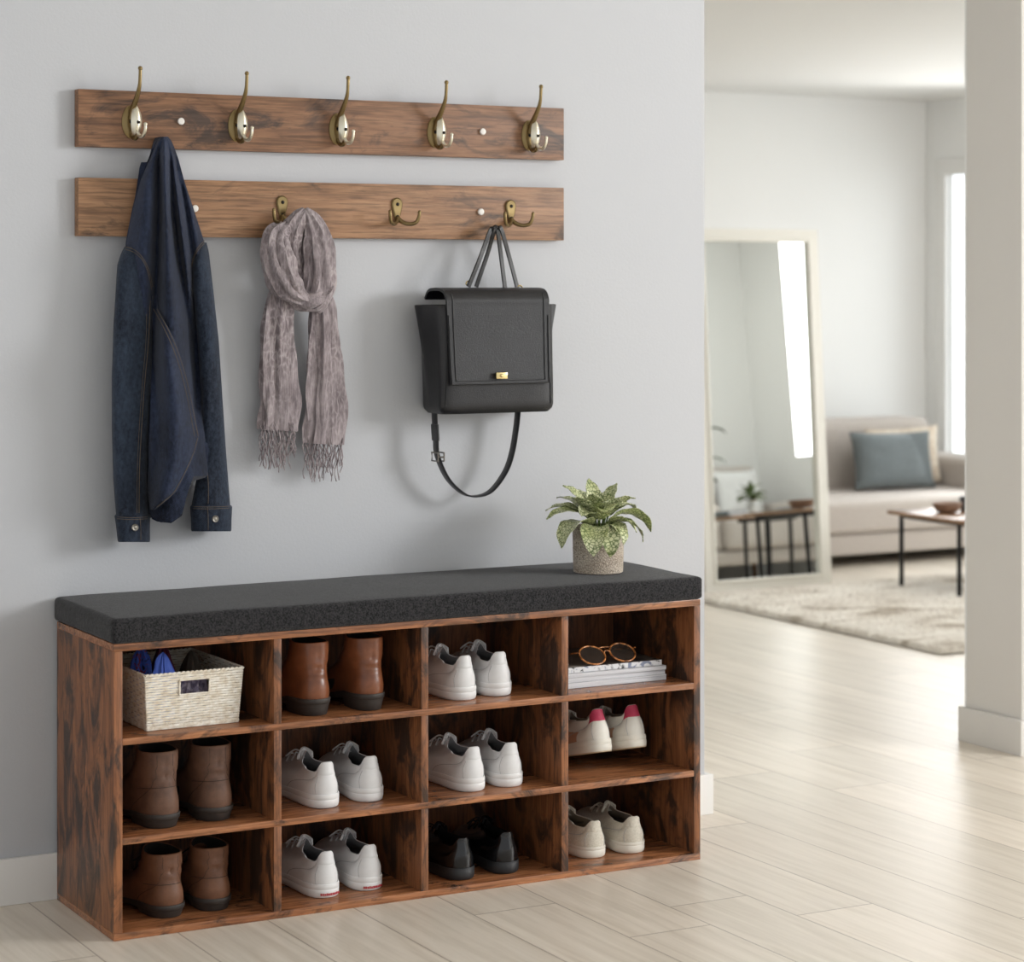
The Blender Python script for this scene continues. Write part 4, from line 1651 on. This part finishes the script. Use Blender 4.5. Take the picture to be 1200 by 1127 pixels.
# fringes: knotted wavy threads
rnd = random.Random(5)
for (cx_, w_, y0_, y1_, dep, par) in ((325.5, 40, 501, 548, .031, ta), (379.5, 44, 516, 562, .033, tb)):
    bm = bmesh.new()
    for k in range(46):
        x = cx_ + (k / 45 - .5) * w_ + rnd.uniform(-.8, .8)
        d = dep + rnd.uniform(-.009, .010)
        yy0 = y0_ + rnd.uniform(-6, 3) - 10 * abs(k / 45 - .5)
        yy1 = y1_ + rnd.uniform(-18, 6) - 12 * abs(k / 45 - .5)
        a1, f1 = rnd.uniform(.8, 2.2), rnd.uniform(0, 6)
        pts = []
        for q in range(13):
            t = q / 12
            pts.append(Q(x + a1 * math.sin(t * 11 + f1), yy0 + (yy1 - yy0) * t, d + .0016 * math.cos(t * 13 + f1)) - S0)
        tube(bm, pts, lambda s, f1=f1: .00085 + .0006 * max(0, math.sin(s * 19 + f1)) ** 4, 5)
    fr_ = bm_to('fringe', bm, M['scarf'], par, smooth=60)
    fr_['kind'] = 'stuff'

#@@BAG
# ------------------------------------------------------------------ handbag
B0 = Q(583, 268, .056)
bag = thing('handbag', 'black leather flap handbag with gold clasp hanging from the lower rail', 'bag', B0)
YF, YM, YB_ = -.105, -.055, -.014
xl_ = P(517, 482, YF).x
xr_ = P(651, 482, YF).x
zb_ = P(584, 484, YF).z
zt_ = P(640, 357, YM).z
bm = bmesh.new()
rings = []
NZ = 26
for j in range(NZ + 1):
    t = j / NZ
    z = zb_ + (zt_ - zb_) * t
    fl = .036 * t ** 1.3
    inn = .004 * (1 - t)
    # round the bottom edge
    rb_ = .009 * max(0, 1 - t / .07) ** 2
    poly = []
    fx0, fx1 = xl_ + .004 * t, xr_ - .012 * t
    belly = .004 * math.sin(PI * t)
    corners = [(fx0 + rb_, YF + rb_ * .8 - belly), (fx1 - rb_, YF + rb_ * .8 - belly), (xr_ + fl - rb_ - .004, YM), (xr_ - .004 - rb_, YB_ - rb_ * .4),
               (xl_ + .004 + rb_, YB_ - rb_ * .4), (xl_ - fl + rb_ + .002, YM)]
    for a in range(6):
        p, q = corners[a], corners[(a + 1) % 6]
        for s in range(10):
            f = s / 10
            poly.append((p[0] * (1 - f) + q[0] * f, p[1] * (1 - f) + q[1] * f))
    for _ in range(2):
        poly = [tuple((a + 2 * b + c) / 4 for a, b, c in zip(poly[i - 1], poly[i], poly[(i + 1) % 60])) for i in range(60)]
    rings.append([Vector((x, y, z)) - B0 for x, y in poly])
# open top: roll inwards
cen = sum(rings[-1], Vector()) / 60
rings.append([p + (cen - p).normalized() * .002 + Vector((0, 0, .0012)) for p in rings[-1]])
rings.append([p + (cen - p).normalized() * .004 for p in rings[-2]])
rings.append([p + (cen - p).normalized() * .018 + Vector((0, 0, -.034)) for p in rings[-3]])
loft(bm, rings)
bm_to('bag_body', bm, M['bag'], bag, smooth=45)
# gusset seams
for sx0 in (0, 10):
    tubeobj('seam', [r[sx0] + Vector((0, -.0006, 0)) for r in rings[2:NZ + 1]], .0011, M['bag'], bag, 6)
# flap: rolls over the top and lies down the front
prof = [(-.016, -.020), (-.030, -.004), (-.055, .0), (-.084, -.001), (-.102, -.008), (-.1105, -.022)]
ztop = P(575, 337, -.085).z
zfl = P(586, 450, -.116).z
prof = [(y, ztop + dz) for y, dz in prof]
n1 = 14
for k in range(1, n1 + 1):
    f = k / n1
    prof.append((-.1105 - .007 * f + .001 * math.sin(PI * f), (ztop - .022) * (1 - f) + zfl * f))
prof = catmull(prof, 50)
xa_, xb_ = P(516, 338, -.085).x, P(636, 339, -.085).x
xc_, xd_ = P(528, 450, -.117).x, P(645, 450, -.117).x


def flap_pt(u, v, lift=0.0):
    k = v * 49
    i = min(int(k), 48)
    f = k - i
    y = prof[i][0] * (1 - f) + prof[i + 1][0] * f
    z = prof[i][1] * (1 - f) + prof[i + 1][1] * f
    t = min(1, max(0, (ztop - z) / (ztop - zfl)))
    x0 = xa_ + (xc_ - xa_) * t
    x1 = xb_ + (xd_ - xb_) * t
    dy, dz = prof[i + 1][0] - prof[i][0], prof[i + 1][1] - prof[i][1]
    ln = math.hypot(dy, dz)
    return Vector((x0 + (x1 - x0) * u, y + lift * dz / ln, z - lift * dy / ln)) - B0


bm = bmesh.new()
gridsurf(bm, lambda u, v: flap_pt(u, v), 16, 60, .0055)
bmesh.ops.recalc_face_normals(bm, faces=bm.faces[:])
flp = bm_to('flap', bm, M['bag'], bag, smooth=50)
LF = .0062
for (pts, r) in (([(.055, .22), (.055, .965), (.945, .965), (.945, .22)], .0011), ([(.012, .40), (.012, .992), (.988, .992), (.988, .40)], .0016)):
    path = []
    for a, b in zip(pts[:-1], pts[1:]):
        for k in range(16):
            f = k / 15
            path.append(flap_pt(a[0] + (b[0] - a[0]) * f, a[1] + (b[1] - a[1]) * f, 0) + Vector((0, -.0006, 0)))
    path = [p for i, p in enumerate(path) if i == 0 or (p - path[i - 1]).length > 1e-5]
    tubeobj('piping', path, r, M['bag'], flp, 6)
# clasp
bm = bmesh.new()
cc_ = P(588, 440, -.1245) - B0
box(bm, cc_.x - .0122, cc_.x + .0122, cc_.y - .0015, cc_.y + .004, cc_.z - .0062, cc_.z + .0062, .0016, 2)
cl = bm_to('clasp', bm, M['gold'], bag)
bm = bmesh.new()
lathe(bm, [(.0034, 0), (.0036, .002), (.0024, .0034)], 16)
for v in bm.verts:
    v.co = cc_ + Vector((v.co.x - .001, -v.co.z - .0012, v.co.y))
bm_to('clasp_knob', bm, M['gold'], cl)
# two handles over the hook prong
for (p0, p1, ym, tx) in (((549, 336), (592, 339), -.074, 578), ((558, 336), (607, 340), -.044, 583)):
    top = 266.5
    pts = [Q(p0[0], p0[1], -ym), Q(p0[0] + (tx - p0[0]) * .5, p0[1] - 36, -ym * .95 + .002), Q(tx - 4, top + 5, .056), Q(tx + .5, top, .056), Q(tx + 5, top + 4, .056),
           Q(p1[0] + (tx + 5 - p1[0]) * .5, p1[1] - 36, -ym * .95 + .002), Q(p1[0], p1[1], -ym)]
    pts = [p - B0 for p in pts]
    bm = bmesh.new()
    ribbon(bm, catmull([tuple(p) for p in pts], 50), .0095, .0034, (1, .25, .15))
    bm_to('handle', bm, M['bag'], bag, smooth=50)
for (a, b, d) in ((549, 332, .070), (609, 337, .044)):
    bm = bmesh.new()
    c = Q(a, b, d) - B0
    ring = [c + Vector((.0052 * math.cos(2 * PI * k / 20), 0, .0052 * math.sin(2 * PI * k / 20) * .8)) for k in range(21)]
    tube(bm, ring, .0015, 8)
    bm_to('handle_ring', bm, M['gold'], bag)
# shoulder strap looping below
sp = [(509, 478), (509.5, 492), (510.6, 513), (512.5, 534), (524, 560), (541, 577), (556, 581.5), (574.6, 575.6), (591.5, 553.7), (600, 530), (605, 500), (607, 480)]
spts = [tuple(Q(x, y, .048) - B0) for x, y in sp]
bm = bmesh.new()
ribbon(bm, catmull(spts, 70), .022, .0032, (0, 1, 0))
st_ = bm_to('shoulder_strap', bm, M['bag'], bag, smooth=50)
bm = bmesh.new()
c = Q(513, 535, .048) - B0
for dx in (-.0065, .0065):
    tube(bm, [c + Vector((dx, -.014, .008)), c + Vector((dx, -.014, -.008)), c + Vector((dx, .012, -.008)), c + Vector((dx, .012, .008)), c + Vector((dx, -.014, .008))], .0016, 8)
tube(bm, [c + Vector((-.0065, -.014, 0)), c + Vector((.0065, -.014, 0))], .0016, 8)
bm_to('buckle', bm, M['steel'], st_)
bm = bmesh.new()
ribbon(bm, [tuple(Q(x, y, .048) - B0 + Vector((-.001, 0, 0))) for x, y in ((510, 497), (510.5, 506), (511.2, 516))], .026, .0055, (0, 1, 0))
bm_to('strap_keeper', bm, M['bag'], st_)

#@@LIVING
# ------------------------------------------------------------------ living room
def pillow(bm, w, h, t, n=16, seed=0.0):
    """square cushion in the xz plane, pinched corners, thickness along y"""
    for s in (-1, 1):
        def f(u, v):
            a, b = 2 * u - 1, 2 * v - 1
            e = max(0, (1 - a ** 4) * (1 - b ** 4)) ** .5
            k = 1 - .07 * (1 - b * b) * abs(a) ** 2
            k2 = 1 - .07 * (1 - a * a) * abs(b) ** 2
            y = s * t / 2 * e * (1 + .12 * noise.noise(Vector((a * 2.2, b * 2.2, seed))))
            return Vector((w / 2 * a * k, y, h / 2 + h / 2 * b * k2))
        gridsurf(bm, f, n, n)
    bmesh.ops.remove_doubles(bm, verts=bm.verts[:], dist=.0005)


def pillow_thing(name, label, mat, loc, w, h, t, lean, rz, roll=0.0, seed=0.0, group=None):
    bm = bmesh.new()
    pillow(bm, w, h, t, 18, seed)
    o = bm_to(name, bm, mat, None, smooth=80)
    o.location = loc
    o.rotation_euler = (lean, roll, rz)
    return tag(o, label, 'cushion', group)


sofa = thing('sofa', 'light beige fabric sofa against the far window side of the living room', 'sofa', (3.62, 3.20, 0))
SW = 1.52
def sbox(name, x0, x1, y0, y1, z0, z1, b, parent=sofa, mat='sofa', seg=4):
    return boxobj(name, x0, x1, y0, y1, z0, z1, M[mat], parent, b, seg)
sbox('base', 0, SW, .02, .74, .045, .125, .012)
sbox('seat_cushion', .185, 1.325, 0.0, .56, .127, .252, .030)
sbox('back_cushion', .19, 1.32, .50, .70, .20, .530, .045)
sbox('armrest', 0, .185, .01, .74, .12, .365, .035)
sbox('armrest', 1.325, SW, .01, .74, .12, .372, .035)
sbox('back_frame', .10, SW - .10, .66, .76, .10, .46, .03)
for x in (.06, SW - .06):
    for y in (.07, .68):
        bm = bmesh.new()
        tube(bm, [(x, y, 0), (x, y, .05)], lambda s: .009 + .004 * s, 10)
        bm_to('leg', bm, M['black_metal'], sofa)
pillow_thing('throw_pillow', 'blue grey linen pillow leaning on the sofa back', M['pil_blue'], (4.612, 3.512, .257), .40, .235, .09, -.20, -.02, .015, 1.1)
pillow_thing('throw_pillow', 'cream and tan woven pillow half behind the blue grey pillow', M['pil_tan'], (4.752, 3.628, .262), .365, .235, .07, -.09, -.05, -.03, 2.3)

# coffee table
ct = thing('coffee_table', 'low coffee table with wooden top and thin black legs on the rug', 'table', (3.86, 2.2, .0226))
boxobj('tabletop', 0, .78, 0, .40, .250, .264, M['table_wood'], ct, .004, 2)
for x in (.035, .745):
    for y in (.045, .36):
        bm = bmesh.new()
        tube(bm, [(x, y, 0), (x, y, .2505)], .0085, 10)
        bm_to('leg', bm, M['black_metal'], ct)
boxobj('apron', .03, .75, .04, .365, .238, .250, M['black_metal'], ct, .002, 1)
tz = .0226 + .264
bm = bmesh.new()
lathe(bm, [(.026, 0), (.040, .006), (.050, .022), (.053, .034), (.050, .034), (.044, .020), (.020, .009)], 28)
o = bm_to('bowl', bm, M['bowl'], None)
o.location = (3.985, 2.42, tz + .0006)
tag(o, 'small brown bowl on the coffee table', 'bowl')
bm = bmesh.new()
lathe(bm, [(.024, 0), (.028, .006), (.029, .048), (.026, .048), (.025, .010)], 24)
o = bm_to('cup', bm, M['dark_cup'], None)
o.location = (4.10, 2.45, tz + .0006)
tag(o, 'dark cup beside the brown bowl on the coffee table', 'cup')

# rug: tufted slab with shaggy displaced top
bm = bmesh.new()
RX0_, RX1_, RY0_, RY1_ = 3.12, 4.75, 1.385, 2.765
nx, ny = 150, 120
rr_ = random.Random(3)
V = [[None] * (nx + 1) for _ in range(ny + 1)]
for j in range(ny + 1):
    for i in range(nx + 1):
        x = RX0_ + (RX1_ - RX0_) * i / nx
        y = RY0_ + (RY1_ - RY0_) * j / ny
        e = min(i, nx - i, j, ny - j)
        z = .016 if e > 0 else .004
        z += (.006 * rr_.random() if e > 0 else 0)
        jx = rr_.uniform(-.004, .004)
        V[j][i] = bm.verts.new((x + jx, y + rr_.uniform(-.004, .004), z))
for j in range(ny):
    for i in range(nx):
        bm.faces.new((V[j][i], V[j][i + 1], V[j + 1][i + 1], V[j + 1][i]))
bot = [bm.verts.new(p) for p in ((RX0_, RY0_, .0005), (RX1_, RY0_, .0005), (RX1_, RY1_, .0005), (RX0_, RY1_, .0005))]
bm.faces.new(bot[::-1])
rug = bm_to('rug', bm, M['rug'], None, smooth=0)
tag(rug, 'shaggy cream and grey rug on the living room floor', 'rug')

# leaning floor mirror
LEAN = math.radians(4.0)
mir = thing('floor_mirror', 'tall off-white framed floor mirror leaning back beside the sofa', 'mirror', (3.245, 2.82, 0))
mir.rotation_euler = (-LEAN, 0, 0)
MW, MH, FB = .540, 1.285, .046
bm = bmesh.new()
for (a, b, c, d) in ((0, FB, 0, MH), (MW - FB, MW, 0, MH), (FB, MW - FB, 0, FB), (FB, MW - FB, MH - FB, MH)):
    box(bm, a, b, 0, .034, c, d)
bmesh.ops.remove_doubles(bm, verts=bm.verts[:], dist=1e-5)
bm_to('frame', bm, M['mirror_frame'], mir)
bm = bmesh.new()
for (a, b, c, d) in ((FB - .012, FB, FB - .012, MH - FB + .012), (MW - FB, MW - FB + .012, FB - .012, MH - FB + .012),
                     (FB, MW - FB, FB - .012, FB), (FB, MW - FB, MH - FB, MH - FB + .012)):
    box(bm, a, b, -.006, .002, c, d, .002, 1)
bm_to('inner_bead', bm, M['mirror_frame'], mir)
boxobj('mirror_glass', FB - .004, MW - FB + .004, .012, .016, FB - .004, MH - FB + .004, M['mirror_glass'], mir)
boxobj('backing', .01, MW - .01, .034, .038, .01, MH - .01, M['table_wood'], mir)
o = boxobj('prop_leg', MW / 2 - .02, MW / 2 + .02, -.008, .008, -.93, 0, M['mirror_frame'], mir, .002)
o.location = (0, .047, .94)
o.rotation_euler = (math.radians(13), 0, 0)

# seen only in the mirror: armchair, its pillows, side table, plant
ac = thing('armchair', 'pale armchair reflected in the floor mirror', 'armchair', (4.40, .40, 0))
def abox(name, *a, b=.02, mat='sofa'):
    return boxobj(name, *a, M[mat], ac, b, 4)
abox('base', 0, .74, 0, .68, .085, .15, b=.02)
abox('seat_cushion', .11, .63, .14, .71, .152, .30, b=.035)
abox('back_cushion', .08, .66, 0, .18, .15, .545, b=.05)
abox('armrest', 0, .11, 0, .68, .15, .36, b=.035)
abox('armrest', .63, .74, 0, .68, .15, .36, b=.035)
for x in (.06, .68):
    for y in (.06, .62):
        bm = bmesh.new()
        tube(bm, [(x, y, 0), (x, y, .09)], lambda s: .010 + .006 * s, 10)
        bm_to('leg', bm, M['leg_wood'], ac)
pillow_thing('throw_pillow', 'grey pillow at the left of the armchair in the mirror', M['pil_grey'], (4.612, .70, .305), .19, .20, .08, .2, .05, 0, 3.3)
pillow_thing('throw_pillow', 'white pillow at the right of the armchair in the mirror', M['pil_white'], (4.872, .70, .305), .26, .22, .08, .2, -.03, 0, 4.4)
sd_ = thing('side_table', 'narrow wooden side table with black legs seen in the mirror', 'table', (4.14, 1.46, .0226))
boxobj('tabletop', 0, .62, 0, .24, .2535, .2695, M['table_wood'], sd_, .004, 2)
for x in (.19, .31):
    for y in (.04, .20):
        bm = bmesh.new()
        tube(bm, [(x, y, 0), (x + .012, y, .254)], .009, 10)
        bm_to('leg', bm, M['black_metal'], sd_)
boxobj('rail', .17, .35, .03, .21, .240, .2535, M['black_metal'], sd_, .002, 1)
for k, (bx_, w, m, lab) in enumerate(((4.175, .10, 'book_blue', 'slate blue book on the side table in the mirror, left of the vase'),
                                      (4.50, .11, 'book_blue', 'slate blue book on the side table in the mirror, right of the vase'))):
    b = thing('book', lab, 'book', (bx_, 1.50, .2925), 0, 'books on the side table')
    boxobj('cover', 0, w, 0, .13, 0, .020, M[m], b, .001, 1)
    boxobj('page_block', .002, w + .0008, .002, .1308, .003, .017, M['pages'], b)
vs = thing('vase_plant', 'small green plant in a white vase on the side table in the mirror', 'plant', (4.345, 1.56, .2925))
bm = bmesh.new()
lathe(bm, [(.022, 0), (.028, .01), (.026, .04), (.018, .058), (.020, .062), (.017, .062), (.016, .03)], 22)
bm_to('vase', bm, M['white_rubber'], vs)
bm = bmesh.new()
rnd = random.Random(8)
for k in range(26):
    leaf_mesh(bm, (rnd.uniform(-.008, .008), rnd.uniform(-.008, .008), .055 + .035 * rnd.random()), rnd.uniform(0, 6.28), .07, .026, rnd.uniform(.3, 1.4), rnd.uniform(.6, 1.8), 0, 4, 7)
bm_to('foliage', bm, M['leaf_soft'], vs, smooth=50)
fp = thing('floor_plant', 'dark leafy plant stem reaching into the mirror at its left', 'plant', (3.93, 1.60, 0))
bm = bmesh.new()
lathe(bm, [(.06, 0), (.075, .01), (.085, .16), (.08, .165), (.074, .15)], 26)
bm_to('pot', bm, M['white_rubber'], fp)
bm = bmesh.new()
st2 = bmesh.new()
for k in range(9):
    a = k * 2.4
    top_ = Vector((.13 * math.cos(a) * (.4 + .1 * (k % 3)) + .06, .10 * math.sin(a), .44 + .025 * k))
    tube(st2, catmull([(0, 0, .145), (top_.x * .3, top_.y * .3, .30), tuple(top_)], 10), .004, 6)
    for q in range(3):
        leaf_mesh(bm, top_ - Vector((0, 0, .05 * q)), a + q * 2.1, .12, .06, .5, 1.3, 0, 4, 8)
bm_to('foliage', bm, M['leaf_dark'], fp, smooth=50)
bm_to('stems', st2, M['leaf_dark'], fp, smooth=50)
